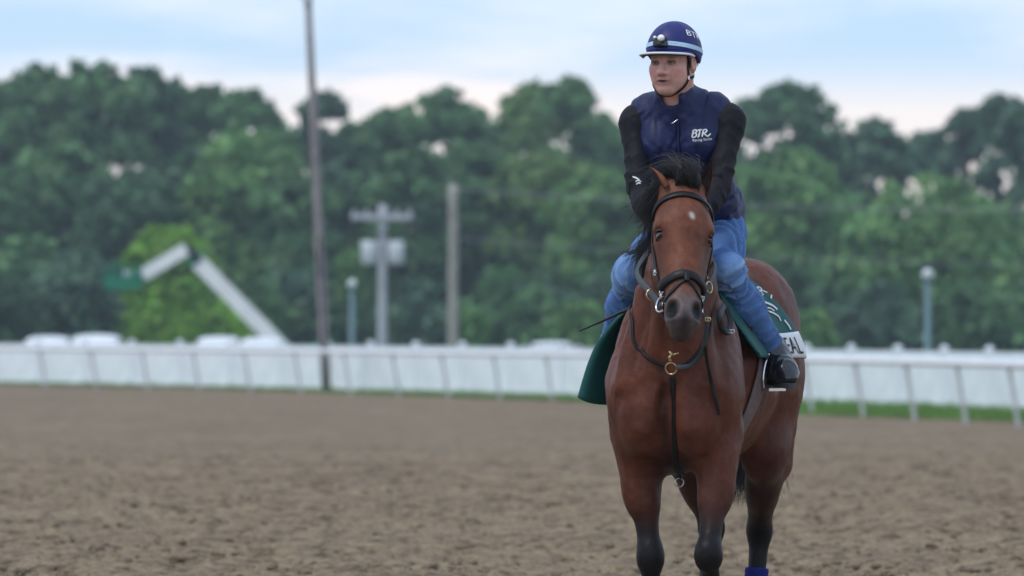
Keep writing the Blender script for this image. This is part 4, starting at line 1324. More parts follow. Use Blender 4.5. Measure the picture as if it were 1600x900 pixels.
fe((0, .0875, -.0668), (.023, .011, .0042), k=.005, col=LIP)
fe((0, .082, -.0790), (.023, .012, .0080), k=.008, col=LIP)
fe((-.003, .098, -.0712), (.020, .014, .0042), k=.003, sub=True)
rb.cone(NECK0 + A(0, 0, -.03), NECK1, .060, .054, k=.04, col=SKIN)
rb.cone(fc(0, -.045, -.07), NECK0, .050, .06, k=.05, col=SKIN)
# torso and limbs inside the clothes
CH, WA, PE = A(-.018, .40, 1.99), A(-.005, .52, 1.84), A(.005, .61, 1.71)
def torso(b, g, k=.06, col=None):
    b.cone(PE, WA, .125 + g, .112 + g, k=k, n=(1, 0, 0), sq=.82, col=col)
    b.cone(WA, CH, .112 + g, .118 + g, k=k, n=(1, 0, 0), sq=.84, col=col)
    b.cone(CH, A(-.024, .335, 2.105), .118 + g, .088 + g, k=k, n=(1, 0, 0), sq=.74, col=col)
torso(rb, -.018, col=SKIN)
def limb(b, pts, rad, k=.03, col=None): b.chain(pts, rad, k=k, col=col)
for SH, EL, WR in ((SHR, ELR, WRR), (SHL, ELL, WRL)):
    limb(rb, [A(-.024, .32, 2.09), SH, EL, WR], [.05, .046, .034, .024], col=SKIN)
for HP, KN, AN in ((HIPR, KNR, ANR), (HIPL, KNL, ANL)):
    limb(rb, [HP, KN, AN], [.075, .052, .036], k=.05, col=SKIN)
# feet inside the boots
TOER, TOEL = A(-.362, .40, 1.150), A(.378, .415, 1.115)
HLR, HLL = A(-.338, .640, 1.160), A(.270, .605, 1.135)
for AN, TO, HL_ in ((ANR, TOER, HLR), (ANL, TOEL, HLL)):
    limb(rb, [AN, HL_ + A(0, -.03, .03), TO + A(0, .03, .01)], [.036, .036, .026], col=SKIN)
# hands: palm, four fingers closed round the rein, thumb on top
def hand(W, s):
    """s=+1: left hand (image right); thumbs up, fingers closing inwards"""
    f = nrm(A(-s * .18, -.93, -.30)); m = nrm(np.cross(f, A(0, 0, 1))) ; m = m if m[0] * s < 0 else -m   # m: inwards
    u = nrm(np.cross(f, m)); u = u if u[2] > 0 else -u
    pc = W + f * .045
    Rh = np.stack([m, f, u], 1)
    rb.cone(W, pc, .024, .027, k=.02, col=SKIN)
    rb.ell(pc + f * .012, (.0165, .043, .040), R=Rh, k=.018, col=SKIN)
    for i in range(4):
        ln = (.92, 1.0, .95, .78)[i]; h = .030 - .0195 * i
        k0 = pc + f * .046 + u * h - m * .004; r = (.0092, .0095, .0090, .0080)[i]
        p1 = k0 + (f * .022 + m * .030) * ln; p2 = p1 + (-f * .024 + m * .012 - u * .002) * ln; p3 = p2 + (-f * .018 - m * .010) * ln
        rb.chain([pc + f * .02 + u * h, k0, p1, p2, p3], [.010, r * 1.1, r, r * .94, r * .84], k=.005, col=SKIN)
    t0 = pc + u * .034 - f * .018 + m * .006; t1 = t0 + f * .032 + u * .014 + m * .010; t2 = t1 + f * .028 + m * .010 - u * .004
    rb.chain([pc - f * .02 + u * .012, t0, t1, t2], [.016, .0125, .0108, .0088], k=.006, col=SKIN)
    return pc, f, m, u
HANDL = hand(WRL, 1); HANDR = hand(WRR, -1)
xs = axis((-.43, -.17, .012), (-.17, .10, .0036), (.10, .40, .012)); ys = axis((-.13, .05, .0042), (.05, .33, .0036), (.33, .78, .012)); zs = axis((1.06, 1.64, .012), (1.64, 1.80, .0042), (1.80, 2.13, .012), (2.13, 2.50, .0032))
V, Q = rb.mesh(xs, ys, zs, 1)
C = rb.colors(V, .0035)
q = (V - HC) @ FR_
isf = q[:, 2] > -.16
def blob(u, v, w, ru, rv, rw): return np.exp(-(((q[:, 0] - u) / ru) ** 2 + ((q[:, 1] - v) / rv) ** 2 + ((q[:, 2] - w) / rw) ** 2)) * isf
def toward(C, col, w): return C + (A(*col) - C) * np.clip(w, 0, 1)[:, None]
for s in (-1, 1):
    C = toward(C, (.58, .20, .18), .70 * blob(s * .046, .06, -.038, .020, .04, .020))        # ruddy cheeks
    C = toward(C, (.46, .17, .15), .5 * blob(s * .085, -.01, -.01, .02, .03, .04))
    C = toward(C, (.09, .05, .038), .95 * blob(s * .034, .085, .0180, .021, .03, .0048))     # eyebrows
    C = toward(C, (.22, .11, .09), .65 * blob(s * .0325, .078, -.006, .017, .03, .009))        # under the eyes
    C = toward(C, (.10, .04, .035), .9 * blob(s * .009, .105, -.0475, .0045, .012, .0035))     # nostrils
C = toward(C, (.56, .22, .19), .5 * blob(0, .11, -.036, .014, .02, .012))
for s in (-1, 1): C = toward(C, (.36, .17, .14), .5 * blob(s * (.030), .08, -.060, .0045, .03, .016))
C = toward(C, (.30, .17, .14), .35 * blob(0, .07, -.095, .05, .05, .03))                     # shaven jaw
C = toward(C, (.035, .012, .012), 1.3 * blob(-.003, .085, -.0712, .018, .02, .0036))             # parted lips
C = C * (1 + .10 * fbm(V * 60, 3, 2) + .07 * fbm(V * 170, 9, 2))[:, None]
C = lap(C, Q, .4)
pbody = mk("body", V, Q, M["skin"], rider, smooth=True, colors=C)
for s in (-1, 1):
    e = MB().ball((0, 0, 0), (.0125,) * 3, 14, 10).build("eye", M["sclera"], pbody, smooth=True, off=False)
    e.location = Vector(fc(s * .0325, .0760, .0005) - OFF["person"])
    OFF[e.name] = fc(s * .0325, .0760, .0005)
    look = nrm(fc(s * .032, .30, -.012) - fc(s * .0325, .076, .0005))
    for nm, r_, mt in (("iris", .0074, M["iris"]),):
        MB().ball(fc(s * .0325, .0760, .0005) + look * .0085, (r_, r_, r_), 12, 8).build(nm, mt, e, smooth=True, off=True)
    # upper and lower lids
    for sg in (1, -1):
        pts = [fc(s * .0325 + .0165 * math.cos(a), .0765 + .0112 * math.sin(a), .0005 + sg * (.0042 if sg > 0 else .0062) * math.sin(a)) for a in np.linspace(.05, math.pi - .05, 9)]
        V2, fs = tube(spline(pts, 14), .0036 if sg > 0 else .0028, 6)
        mk("eyelid", V2, fs, M["skin"], pbody, smooth=True, colors=np.tile(A(.20, .10, .08) if sg > 0 else A(.36, .18, .14), (len(V2), 1)))

# ---- black knit top: sleeves that follow the arms
sh = Body()
torso(sh, -.004, k=.05)
for SH, EL, WR, s in ((SHR, ELR, WRR, -1), (SHL, ELL, WRL, 1)):
    sh.cone(A(-.024 + s * .09, .325, 2.135), SH, .070, .054, k=.05)
    sh.ell(SH + A(-s * .007, 0, -.035), (.053, .062, .085), k=.04)
    sh.cone(SH + A(0, 0, -.02), EL, .053, .046, k=.04)
    sh.cone(EL, EL + (WR - EL) * .5, .046, .043, k=.03)
    sh.cone(EL + (WR - EL) * .4, WR, .047, .034, k=.03)
xs = axis((-.30, .25, .006)); ys = axis((-.02, .76, .007)); zs = axis((1.64, 2.24, .006))
V, Q = sh.mesh(xs, ys, zs, 1); N = vnormals(V, Q)
def arm_t(V, SH, EL, WR):
    L1 = np.linalg.norm(EL - SH); a = nrm(EL - SH); b = nrm(WR - EL)
    return np.where((V - EL) @ b > 0, L1 + (V - EL) @ b, (V - SH) @ a)
w = np.zeros(len(V))
for SH, EL, WR, s in ((SHR, ELR, WRR, -1), (SHL, ELL, WRL, 1)):
    m = (V[:, 0] * s > (.07 if s > 0 else .11))
    t = arm_t(V, SH, EL, WR); ang = np.arctan2(V[:, 0] - SH[0], V[:, 1] - (SH[1] + EL[1]) / 2)
    fold = 1 - 2 * np.abs(np.sin(.5 * (t * 88 + 3.0 * vnoise(np.stack([t * 9, ang * .9, 0 * t + s], 1), 7) + ang * 1.2))) ** .7
    env = np.exp(-((t - np.linalg.norm(EL - SH)) / .09) ** 2) + .35
    w += m * .0046 * fold * env
V = V + N * (w + .0035 * fbm(V * A(14, 14, 8), 19, 2))[:, None]
shirt = mk("shirt", V, Q, M["knit"], rider, smooth=True)

# ---- navy vest: quilted, stand collar
vb = Body()
torso(vb, .012, k=.05)
for s in (-1, 1):
    vb.cone(A(-.028, .310, 2.145), A(-.026 + s * .128, .318, 2.148), .068, .064, k=.06)
    vb.ell(A(-.022 + s * .075, .285, 2.035), (.085, .10, .10), k=.06)
    vb.cone(A(-.036 + s * .045, .295, 2.205), A(-.026 + s * .125, .318, 2.168), .045, .048, k=.06)
vb.cone(PE + A(-.065, .05, .10), PE + A(.060, .05, .10), .100, .100, k=.05)                 # skirt of the vest over the hips
vb.cone(A(-.032, .285, 2.13), A(-.042, .252, 2.212), .092, .082, k=.03)                   # collar
vb.cone(A(-.034, .278, 2.13), A(-.046, .228, 2.262), .066, .066, k=.010, sub=True)
vb.ell(fc(.004, .080, -.142), (.030, .06, .024), R=FR_, k=.02, sub=True)
xs = axis((-.28, .27, .005)); ys = axis((.08, .84, .0055)); zs = axis((1.72, 2.12, .005), (2.12, 2.30, .0035))
V, Q = vb.mesh(xs, ys, zs, 1); N = vnormals(V, Q)
ax_t = nrm(CH - PE); t = (V - PE) @ ax_t
seam = np.abs(((t + .006 * vnoise(V * 18, 2)) / .068) % 1 - .5) * .068
zipd = np.abs(V[:, 0] + .022) + (V[:, 1] > .42) * 1
puff = -.0075 * np.exp(-(seam / .007) ** 2) * (t < .43) * (V[:, 2] < 2.10)
yoke = -.006 * np.exp(-((np.abs(V[:, 0] + .024) - .088 - .10 * np.clip(V[:, 2] - 2.08, -1, 1)) / .006) ** 2) * (V[:, 2] > 1.99)
wr = .0040 * fbm(V * A(22, 22, 15), 31, 3) + .004 * np.sin(V[:, 0] * 120 + 6 * vnoise(V * 10, 5)) * np.exp(-(seam / .012) ** 2)
V = V + N * ((puff + yoke + wr) - .006 * np.exp(-(zipd / .007) ** 2))[:, None]
vest = mk("vest", V, Q, M["vest"], rider, smooth=True)
# zip and its puller
zp = np.array([A(-.020, .0, z) for z in np.linspace(2.118, 1.82, 24)]); zp, hitm = vb.march(zp + A(0, -.25, 0), np.tile(A(0, 1, 0), (24, 1)), off=.001)
V2, fs = ribbon(zp, vb.grad(zp), .009, .004); mk("zip", V2, fs, M["vest_edge"], vest)
p = zp[0]; MB().tube(spline([p + A(0, -.006, .006), p + A(-.010, -.012, -.004), p + A(-.022, -.012, -.012)], 6), .0035, 6).build("zip_puller", M["steel"], vest, smooth=True)
# armhole piping
from mathutils.bvhtree import BVHTree
def camray(px, py):
    d = w2l(A((px - 800) / 8400, 1, (505 - py) / 8400)); return CAM_L, nrm(d)
def bvh(o):
    me = o.data; off = OFF[o.name]
    return BVHTree.FromPolygons([tuple(np.array(v.co) + off) for v in me.vertices], [tuple(p.vertices) for p in me.polygons])
vest_b, shirt_b = bvh(vest), bvh(shirt)
def drop(bv, px, py, lift):
    O, D = camray(px, py); h = bv.ray_cast(Vector(O), Vector(D))
    if h[0] is None: return None, None
    return np.array(h[0]) - D * lift, D
# lettering: strokes or font outlines laid on the cloth
def stroke_letters(name, strokes, bv, width, lift, m, parent):
    mb = MB()
    for s in strokes:
        P = []; 
        for px, py in spline([(a, b, 0) for a, b in s], max(6, 5 * len(s)))[:, :2]:
            p, D = drop(bv, px, py, lift)
            if p is not None: P.append(p)
        if len(P) < 3: continue
        P = np.array(P); n = len(P)
        V_, f_ = ribbon(P, np.tile(-D, (n, 1)), width * (1 - .45 * np.linspace(-1, 1, n) ** 2), .0015)
        mb.add(V_, *f_)
    return mb.build(name, m, parent)
def text_mesh(body, shear=0.0):
    cu = bpy.data.curves.new("lettering", 'FONT'); cu.body = body; cu.size = 1; cu.shear = shear; cu.resolution_u = 3
    ob = bpy.data.objects.new("lettering", cu); COL.objects.link(ob)
    me = bpy.data.meshes.new_from_object(ob.evaluated_get(bpy.context.evaluated_depsgraph_get()))
    V_ = np.array([v.co[:2] for v in me.vertices]); F_ = [list(p.vertices) for p in me.polygons]
    bpy.data.objects.remove(ob); bpy.data.curves.remove(cu); bpy.data.meshes.remove(me)
    V_ = V_ - V_.min(0); V_ = V_ / V_[:, 0].max()
    return V_, F_
def faces_obj(name, V_, F_, m, parent):
    me = bpy.data.meshes.new(name); me.from_pydata([tuple(np.asarray(v) - OFF[parent.name]) for v in V_], [], F_); me.materials.append(m)
    o = bpy.data.objects.new(name, me); link(o, parent); OFF[o.name] = OFF[parent.name]; return o
bx, by = 1081.0, 202.0
strokes = [  # a slanted brush BTR
 [(bx + 2.8, by + 1.5), (bx + 1.4, by + 7), (bx + .2, by + 12.5)],
 [(bx + 1.0, by + 2.6), (bx + 5.0, by + .8), (bx + 7.6, by + 2.4), (bx + 5.8, by + 5.2), (bx + 2.2, by + 6.2)],
 [(bx + 2.2, by + 6.2), (bx + 6.8, by + 6.6), (bx + 7.2, by + 9.6), (bx + 4.2, by + 12.2), (bx + .2, by + 12.4)],
 [(bx + 8.6, by + 2.6), (bx + 11.6, by + 1.0), (bx + 16.6, by + .6)],
 [(bx + 13.2, by + 1.2), (bx + 12.0, by + 6), (bx + 10.6, by + 11.0), (bx + 8.8, by + 12.6)],
 [(bx + 18.2, by + 1.2), (bx + 17.2, by + 6), (bx + 16.0, by + 12)],
 [(bx + 17.0, by + 1.8), (bx + 21.0, by + .2), (bx + 23.4, by + 1.8), (bx + 21.6, by + 4.8), (bx + 17.6, by + 6.0)],
 [(bx + 18.6, by + 6.0), (bx + 21.4, by + 8.6), (bx + 25.0, by + 10.6), (bx + 29.5, by + 6.6)],
]
stroke_letters("vest_monogram", strokes, vest_b, .0062, .004, M["print_white"], vest)
tv, tf = text_mesh("Racing Stable")
P2 = [drop(vest_b, 1082.5 + x * 30, 222.5 - 2.6 * x - (y * 30) * 1.05, .003)[0] for x, y in tv]
if all(p is not None for p in P2): faces_obj("vest_lettering", P2, tf, M["print_white"], vest)
sw = [[(988.5, 276), (993, 277.5), (999, 280.5)], [(993, 284), (997, 281.5), (1002, 284)], [(994, 288), (998, 285.5), (1001, 287)]]
stroke_letters("sleeve_logo", sw, shirt_b, .006, .004, M["print_white"], shirt)

# ---- jeans
jb = Body()
jb.ell(PE + A(0, .02, -.01), (.150, .145, .125), k=.06)
for HP, KN, AN, s in ((HIPR, KNR, ANR, -1), (HIPL, KNL, ANL, 1)):
    jb.cone(HP, HP + (KN - HP) * .55, .088, .076, k=.06)
    jb.cone(HP + (KN - HP) * .5, KN, .076, .062, k=.05)
    jb.ell(KN + A(0, -.006, .006), (.062, .065, .066), k=.05)
    jb.cone(KN, KN + (AN - KN) * .45, .062, .066, k=.05)
    jb.cone(KN + (AN - KN) * .4, AN + (KN - AN) * .02, .066, .058, k=.04)
    jb.cone(AN + (AN - KN) * -.03, AN + (AN - KN) * .35, .050, .050, k=.008, sub=True)
xs = axis((-.44, .40, .007)); ys = axis((.09, .80, .008)); zs = axis((1.17, 1.86, .007))
V, Q = jb.mesh(xs, ys, zs, 1); N = vnormals(V, Q)
w = np.zeros(len(V)); highlight = np.zeros(len(V)); dark = np.zeros(len(V))
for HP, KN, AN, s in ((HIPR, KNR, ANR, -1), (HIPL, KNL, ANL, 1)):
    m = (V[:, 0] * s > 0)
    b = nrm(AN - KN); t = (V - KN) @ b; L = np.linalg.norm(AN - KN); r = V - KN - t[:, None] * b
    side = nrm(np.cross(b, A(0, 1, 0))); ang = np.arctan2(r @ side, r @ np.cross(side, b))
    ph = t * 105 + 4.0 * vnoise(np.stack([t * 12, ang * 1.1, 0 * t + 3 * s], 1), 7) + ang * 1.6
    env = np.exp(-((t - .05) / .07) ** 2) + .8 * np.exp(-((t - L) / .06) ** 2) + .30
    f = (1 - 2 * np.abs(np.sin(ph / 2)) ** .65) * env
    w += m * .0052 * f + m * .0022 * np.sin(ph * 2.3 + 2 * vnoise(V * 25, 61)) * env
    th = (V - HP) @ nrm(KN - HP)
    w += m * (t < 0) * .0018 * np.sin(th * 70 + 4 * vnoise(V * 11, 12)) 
    highlight += m * (.75 * np.clip(f, -.7, 1) + .9 * np.exp(-((t - .0) / .10) ** 2) * (r @ A(0, -1, .4) > 0))  # painted highlights: fold crests and the knee's forward, upward side lightened, creases darkened
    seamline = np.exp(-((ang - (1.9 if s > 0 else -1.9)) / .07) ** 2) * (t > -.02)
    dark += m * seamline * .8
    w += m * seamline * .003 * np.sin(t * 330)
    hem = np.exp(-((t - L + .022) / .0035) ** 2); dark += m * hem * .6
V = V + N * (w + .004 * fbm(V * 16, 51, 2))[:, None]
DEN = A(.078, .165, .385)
C = DEN[None] * (1 + .42 * highlight + .22 * fbm(V * 10, 57, 3) - .45 * np.clip(dark, 0, 1))[:, None]
C[:, 0] += .075 * np.clip(highlight, 0, 1.3); C[:, 1] += .085 * np.clip(highlight, 0, 1.3)
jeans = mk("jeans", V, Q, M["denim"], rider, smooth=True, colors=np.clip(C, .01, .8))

# ---- boots
for AN, KN, TO, HL_, s in ((ANR, KNR, TOER, HLR, -1), (ANL, KNL, TOEL, HLL, 1)):
    bb = Body(); bt = nrm(TO - HL_)
    bb.cone(AN + (KN - AN) * .22, AN, .050, .046, k=.03)
    bb.cone(AN, HL_ + A(0, -.015, .04), .046, .043, k=.04)
    bb.cone(HL_ + A(0, 0, .035), HL_ + bt * .15 + A(0, 0, .045), .038, .044, k=.05)
    bb.cone(AN + bt * .03 + A(0, 0, -.02), TO - bt * .06 + A(0, 0, .035), .046, .038, k=.06)
    bb.cone(TO - bt * .10 + A(0, 0, .030), TO - bt * .025 + A(0, 0, .022), .042, .033, k=.03, n=(1, 0, 0), sq=.92)
    lo = np.minimum(TO, HL_) - .08; hi = np.maximum(np.maximum(TO, HL_), AN + (KN - AN) * .22) + .08
    lo[2] = min(TO[2], HL_[2]) - .05
    V, Q = bb.mesh(*[np.arange(lo[i], hi[i], .0055) for i in range(3)], 1)
    sol = np.minimum(TO[2], HL_[2]) + .002
    base_z = HL_[2] + (V - HL_) @ bt / np.linalg.norm(TO - HL_) * (TO[2] - HL_[2]) 
    V[:, 2] = np.maximum(V[:, 2], base_z)
    N = vnormals(V, Q); V = V + N * (.002 * np.sin((V @ bt) * 160 + 3 * vnoise(V * 25, 3)) * (V[:, 2] > base_z + .03))[:, None]
    bo = mk("boot", V, Q, M["boot"], rider, smooth=True)
    # sole with heel
    n = 22; side = nrm(np.cross(bt, A(0, 0, 1))); prof = []
    Ls = np.linalg.norm(TO - HL_) + .065
    for a in np.linspace(0, 2 * math.pi, n, endpoint=False):
        x = math.cos(a); y = math.sin(a)
        wd = .036 + .010 * x - .004 * (x < -.5)
        prof.append(HL_ + bt * (Ls / 2 * (1 + x) - .040) + side * wd * y)
    prof = np.array(prof); upv = A(0, 0, 1)
    Vs = np.vstack([prof + upv * .006, prof - upv * .014])
    mb = MB(); mb.add(Vs, [[i, (i + 1) % n, n + (i + 1) % n, n + i][::-1] for i in range(n)], [list(range(n)), [n + k for k in range(n)][::-1]])
    hc_ = HL_ + bt * .0 - upv * .022; mb.box(hc_, (.062, .065, .020), np.stack([side, bt, np.cross(side, bt)], 1))
    mb.build("boot_sole", M["sole"], bo)

# ---- helmet: shell under a silk cover, brim, goggle band, lamp, chin strap
HMC = (0, -.018, .036); HMR = A(.102, .124, .116)
def hm(az, el, g=0.0):
    """point on the helmet: az 0 = front, +90 = image right; el = elevation"""
    d = A(math.sin(az) * math.cos(el), math.cos(az) * math.cos(el), math.sin(el))
    return fc(*(A(*HMC) + d * (HMR + g))), FR_ @ nrm(d / HMR)
def rim(az):
    c = math.cos(az)       # front at the brow, dropping towards the nape
    return math.radians(-2 + 5 * max(0, c)) + math.radians(-16) * ss(-.1, .75, -c + .1) + math.radians(-14) * math.exp(-((abs(az) - math.radians(100)) / .40) ** 2) * 1.0
NA, NE = 56, 18
V = []
for lay, g in ((0, 0), (1, -.012)):
    for i in range(NA):
        az = 2 * math.pi * i / NA
        for j in range(NE):
            e = float(rim(az if az <= math.pi else az - 2 * math.pi)); e = e + (math.pi / 2 - e) * j / (NE - 1)
            p, nn = hm(az, e, g + (.0015 * math.cos(6 * az) * math.exp(-((e - 1.2) / .5) ** 2) if lay == 0 else 0))
            V.append(p)
V = np.array(V); q = []
for lay in (0, 1):
    o_ = lay * NA * NE
    for i in range(NA):
        for j in range(NE - 1):
            a = [o_ + i * NE + j, o_ + ((i + 1) % NA) * NE + j, o_ + ((i + 1) % NA) * NE + j + 1, o_ + i * NE + j + 1]
            q.append(a[::-1] if lay == 0 else a)
for i in range(NA):
    q.append([i * NE, ((i + 1) % NA) * NE, NA * NE + ((i + 1) % NA) * NE, NA * NE + i * NE])
helmet = mk("helmet", V, np.array(q), M["helmet"], rider, smooth=True)
def band(az0, az1, ef, width, thick, g, name, m, n=60, parent=None):
    P, N_ = [], []
    for az in np.linspace(az0, az1, n):
        p, nn = hm(az, ef(az), g); P.append(p); N_.append(nn)
    V_, f_ = ribbon(np.array(P), np.array(N_), width, thick)
    return mk(name, V_, f_, m, parent or helmet, smooth=False)
bandel = lambda az: math.radians(19.0 - 30 * (1 - math.cos(az)) * .5)
band(-math.pi, math.pi, bandel, .017, .0018, .0005, "goggle_band", M["pale_blue"], 90)
# text on the band
tv, tf = text_mesh("aruna")
P2 = []
for x, y in tv:
    az = math.radians(13 + 23 * x); p, nn = hm(az, bandel(az) + (y * .33 - .045) * .20, .0032); P2.append(p)
faces_obj("band_lettering", P2, tf, M["print_black"], helmet)
tv, tf = text_mesh("BTR", .2)
P2 = []
for x, y in tv:
    az = math.radians(64 + 44 * x); p, nn = hm(az, math.radians(40 - 14 * x) + (y - .2) * .62, .0022); P2.append(p)
faces_obj("helmet_lettering", P2, tf, M["print_white"], helmet)
# brim
V = []; n, m_ = 31, 5
for lay in (0, 1):
    for i in range(n):
        az = math.radians(-74 + 148 * i / (n - 1)); ext = .048 * math.cos(az * .98) ** .8 if abs(az) < 1.5 else 0
        p0, nn = hm(az, float(rim(az)) + .03, .0)
        dirn = FR_ @ nrm(A(math.sin(az) * .55, 1, -.16))
        for j in range(m_):
            t = j / (m_ - 1); V.append(p0 + dirn * ext * t - FR_ @ A(0, 0, .003 * lay + .010 * (math.sin(az) ** 2) * t))
q = []
for i in range(n - 1):
    for j in range(m_ - 1):
        a = i * m_ + j; b = a + n * m_
        q.append([a, a + 1, a + 1 + m_, a + m_]); q.append([b, b + m_, b + 1 + m_, b + 1])
    a = i * m_ + m_ - 1; b = a + n * m_; q.append([a, b, b + m_, a + m_])
brim = mk("brim", np.array(V), np.array(q), M["helmet"], helmet, smooth=True)
edge = np.array([V[i * m_ + m_ - 1] for i in range(n)])
V2, fs = tube(edge, .0042, 8); mk("brim_trim", V2, fs, M["white_trim"], brim, smooth=True)
# second, lower edge of the brim lining
p_in = np.array([V[i * m_ + m_ - 1] * .7 + V[i * m_] * .3 for i in range(4, n - 4)]) - FW * .010
V2, fs = tube(p_in, .0028, 6); mk("brim_lining", V2, fs, M["web"], brim, smooth=True)
# head lamp on the band
p, nn = hm(math.radians(2), math.radians(21), .004); up = FW
lr = np.stack([FU, nn, np.cross(FU, nn)], 1)
lampm = MB(); lampm.tube([p, p + nn * .012, p + nn * .022], [.025, .024, .019], 18)
lampm.box(p + nn * .012 - up * .014, (.052, .022, .018), lr)
lamp = lampm.build("head_lamp", M["black_plastic"], helmet, smooth=False)
MB().ball(p + nn * .022 + FU * .008 + up * .006, (.015, .011, .013), 14, 10, lr).build("lamp_lens", M["lens"], lamp, smooth=True)
MB().ball(p + nn * .020 - FU * .018 + up * .008, (.009, .008, .008), 10, 8, lr).build("lamp_button", M["steel"], lamp, smooth=True)
# harness: strap down past the ear, under the chin
for s in (-1, 1):
    pts = np.array([fc(s * .082, .020, .022), fc(s * .080, .018, -.02), fc(s * .073, .020, -.062), fc(s * .048, .045, -.108), fc(s * .0, .062, -.126)])
    P = spline(pts, 26); P, N_ = rb.project(P, .0022, 5)
    V2, fs = ribbon(P, N_, .013, .003); mk("chin_strap", V2, fs, M["leather"], helmet)
    pts = np.array([fc(s * .083, -.055, -.025), fc(s * .080, -.03, -.055), fc(s * .073, .016, -.064)])
    P = spline(pts, 14); P, N_ = rb.project(P, .002, 5)
    V2, fs = ribbon(P, N_, .011, .003); mk("chin_strap", V2, fs, M["leather"], helmet)
    MB().box(fc(s * .074, .020, -.062), (.006, .016, .014), FR_).build("strap_buckle", M["steel"], helmet)
# hair showing at the sides under the helmet
def side_hair(s):
    r = np.random.default_rng(31 + s); L = []
    for _ in range(160):
        a = r.random(); p = fc(s * (.0775 + .002 * r.random()), .018 - .075 * a, .012 - .004 * r.random())
        L.append(spline([p, p + FR_ @ A(s * .002, .002, -.012), p + FR_ @ A(s * .000, -.003, -.022 - .014 * r.random())], 4))
    hair("hair", L, .0011, M["hair"], rider)
side_hair(-1); side_hair(1)
# ================================================================== TACK
def onhorse(px, py, off=.004):
    O, D = camray(px, py); P, h = hs.march(O[None] + D * 18.6, D[None], off=off, maxd=4, it=160)
    return P[0]
def strap_on(name, pts, w, th, m, parent, n=40, off=.003, proj=True, body=None):
    P = spline(np.array(pts), n)
    b = body or hs
    if proj:
        P, N = b.project(P, off, 6)
        P[1:-1] = (P[:-2] + 2 * P[1:-1] + P[2:]) / 4; P, N = b.project(P, off, 2)
    else: N = b.grad(P)
    V_, f_ = ribbon(P, N, w, th)
    return mk(name, V_, f_, m, parent)
def buckle(c, ax, w, h, m, parent, name="buckle"):
    ax = nrm(ax); h_ = A(0, 0, 1) - ax * ax[2]; e1 = nrm(h_); e2 = np.cross(ax, e1)
    P = [c + e1 * h / 2 * a + e2 * w / 2 * b for a, b in ((1, 1), (1, -1), (-1, -1), (-1, 1), (1, 1))]
    mb = MB()
    for i in range(4): mb.tube([P[i], P[i + 1]], .0022, 6)
    mb.tube([(P[0] + P[1]) / 2, (P[2] + P[3]) / 2], .0018, 6)
    return mb.build(name, m, parent, smooth=True)
# ---- bridle
bridle = rig_empty("bridle", tuple(hd(0, 0, .2)), "dark leather bridle with thick noseband, rings and grey reins on the horse's head", "bridle")
strap_on("browband", [hd(-.104, -.10, .490), hd(-.085, -.045, .525), hd(-.045, .0, .548), hd(0, .01, .553), (hd(.045, .0, .548)), hd(.085, -.045, .525), hd(.104, -.10, .490)], .027, .008, M["leather"], bridle, 50, .002)
strap_on("headpiece", [hd(-.104, -.11, .485), hd(-.085, -.125, .58), hd(-.04, -.13, .67), hd(.04, -.13, .67), hd(.085, -.125, .58), hd(.104, -.11, .485)], .030, .006, M["leather"], bridle, 40, .003)
for s in (-1, 1):
    strap_on("cheekpiece", [hd(s * .104, -.100, .485), hd(s * .105, -.095, .38), hd(s * .088, -.090, .27), hd(s * .072, -.095, .165)], .015, .004, M["leather"], bridle, 30, .002)
    strap_on("noseband_hanger", [hd(s * .106, -.118, .480), hd(s * .107, -.118, .38), hd(s * .092, -.112, .29), hd(s * .08, -.108, .225)], .012, .004, M["leather"], bridle, 26, .002)
    strap_on("throat_lash", [hd(s * .104, -.13, .49), hd(s * .095, -.20, .43), hd(s * .05, -.27, .37), hd(0, -.28, .35)], .013, .004, M["leather"], bridle, 24, .003)
    buckle(hs.project(hd(s * .1, -.098, .265)[None], .007)[0][0], HU_ * s + HV_ * .4, .018, .022, M["steel"], bridle)
nose = [hd(math.sin(a) * .115, -.085 + math.cos(a) * .13, .212 - .030 * (1 - math.cos(a)) * .5 - .016 * math.sin(a) ** 2) for a in np.linspace(-math.pi, math.pi, 25)]
strap_on("noseband", nose, .033, .012, M["leather"], bridle, 90, .001)
flash = [hd(math.sin(a) * .09, -.075 + math.cos(a) * .11, .186 - .080 * ss(0, 1, abs(math.sin(a / 2)) * 1.15) ) for a in np.linspace(-math.pi * .93, math.pi * .93, 25)]
strap_on("flash_strap", flash, .013, .005, M["leather"], bridle, 80, .002)
strap_on("flash_loop", [hd(0, 0, .215), hd(0, 0, .182)], .02, .014, M["leather"], bridle, 8, .002)
bits = []
for s in (-1, 1):
    c = hd(s * .071, -.098, .135); bits.append(c)
    V_, f_ = ring_mesh(c, HU_ + HV_ * .55 * s, .031, .0042); mk("bit_ring", V_, f_, M["steel"], bridle, smooth=True)
    MB().tube([hd(s * .058, -.098, .135), c], [.010, .008], 8).tube([hd(s * .074, -.085, .150), hd(s * .078, -.085, .175)], [.007, .007], 8).build("bit_cheek", M["steel"], bridle, smooth=True)
    buckle(hs.project(hd(s * .07, -.075, .175)[None], .008)[0][0], HU_ * s + HV_, .016, .02, M["steel"], bridle)
MB().tube([bits[0], (bits[0] + bits[1]) / 2 + HV_ * .01, bits[1]], .008, 8).build("mouthpiece", M["steel"], bridle, smooth=True)
chin = [bits[0] - HV_ * .01 - HW_ * .02, hd(-.045, -.12, .075), hd(0, -.15, .062), hd(.045, -.12, .075), bits[1] - HV_ * .01 - HW_ * .02]
V_, f_ = tube(spline(chin, 24), .0048, 6); mk("chin_strap", V_, f_, M["leather"], bridle, smooth=True)
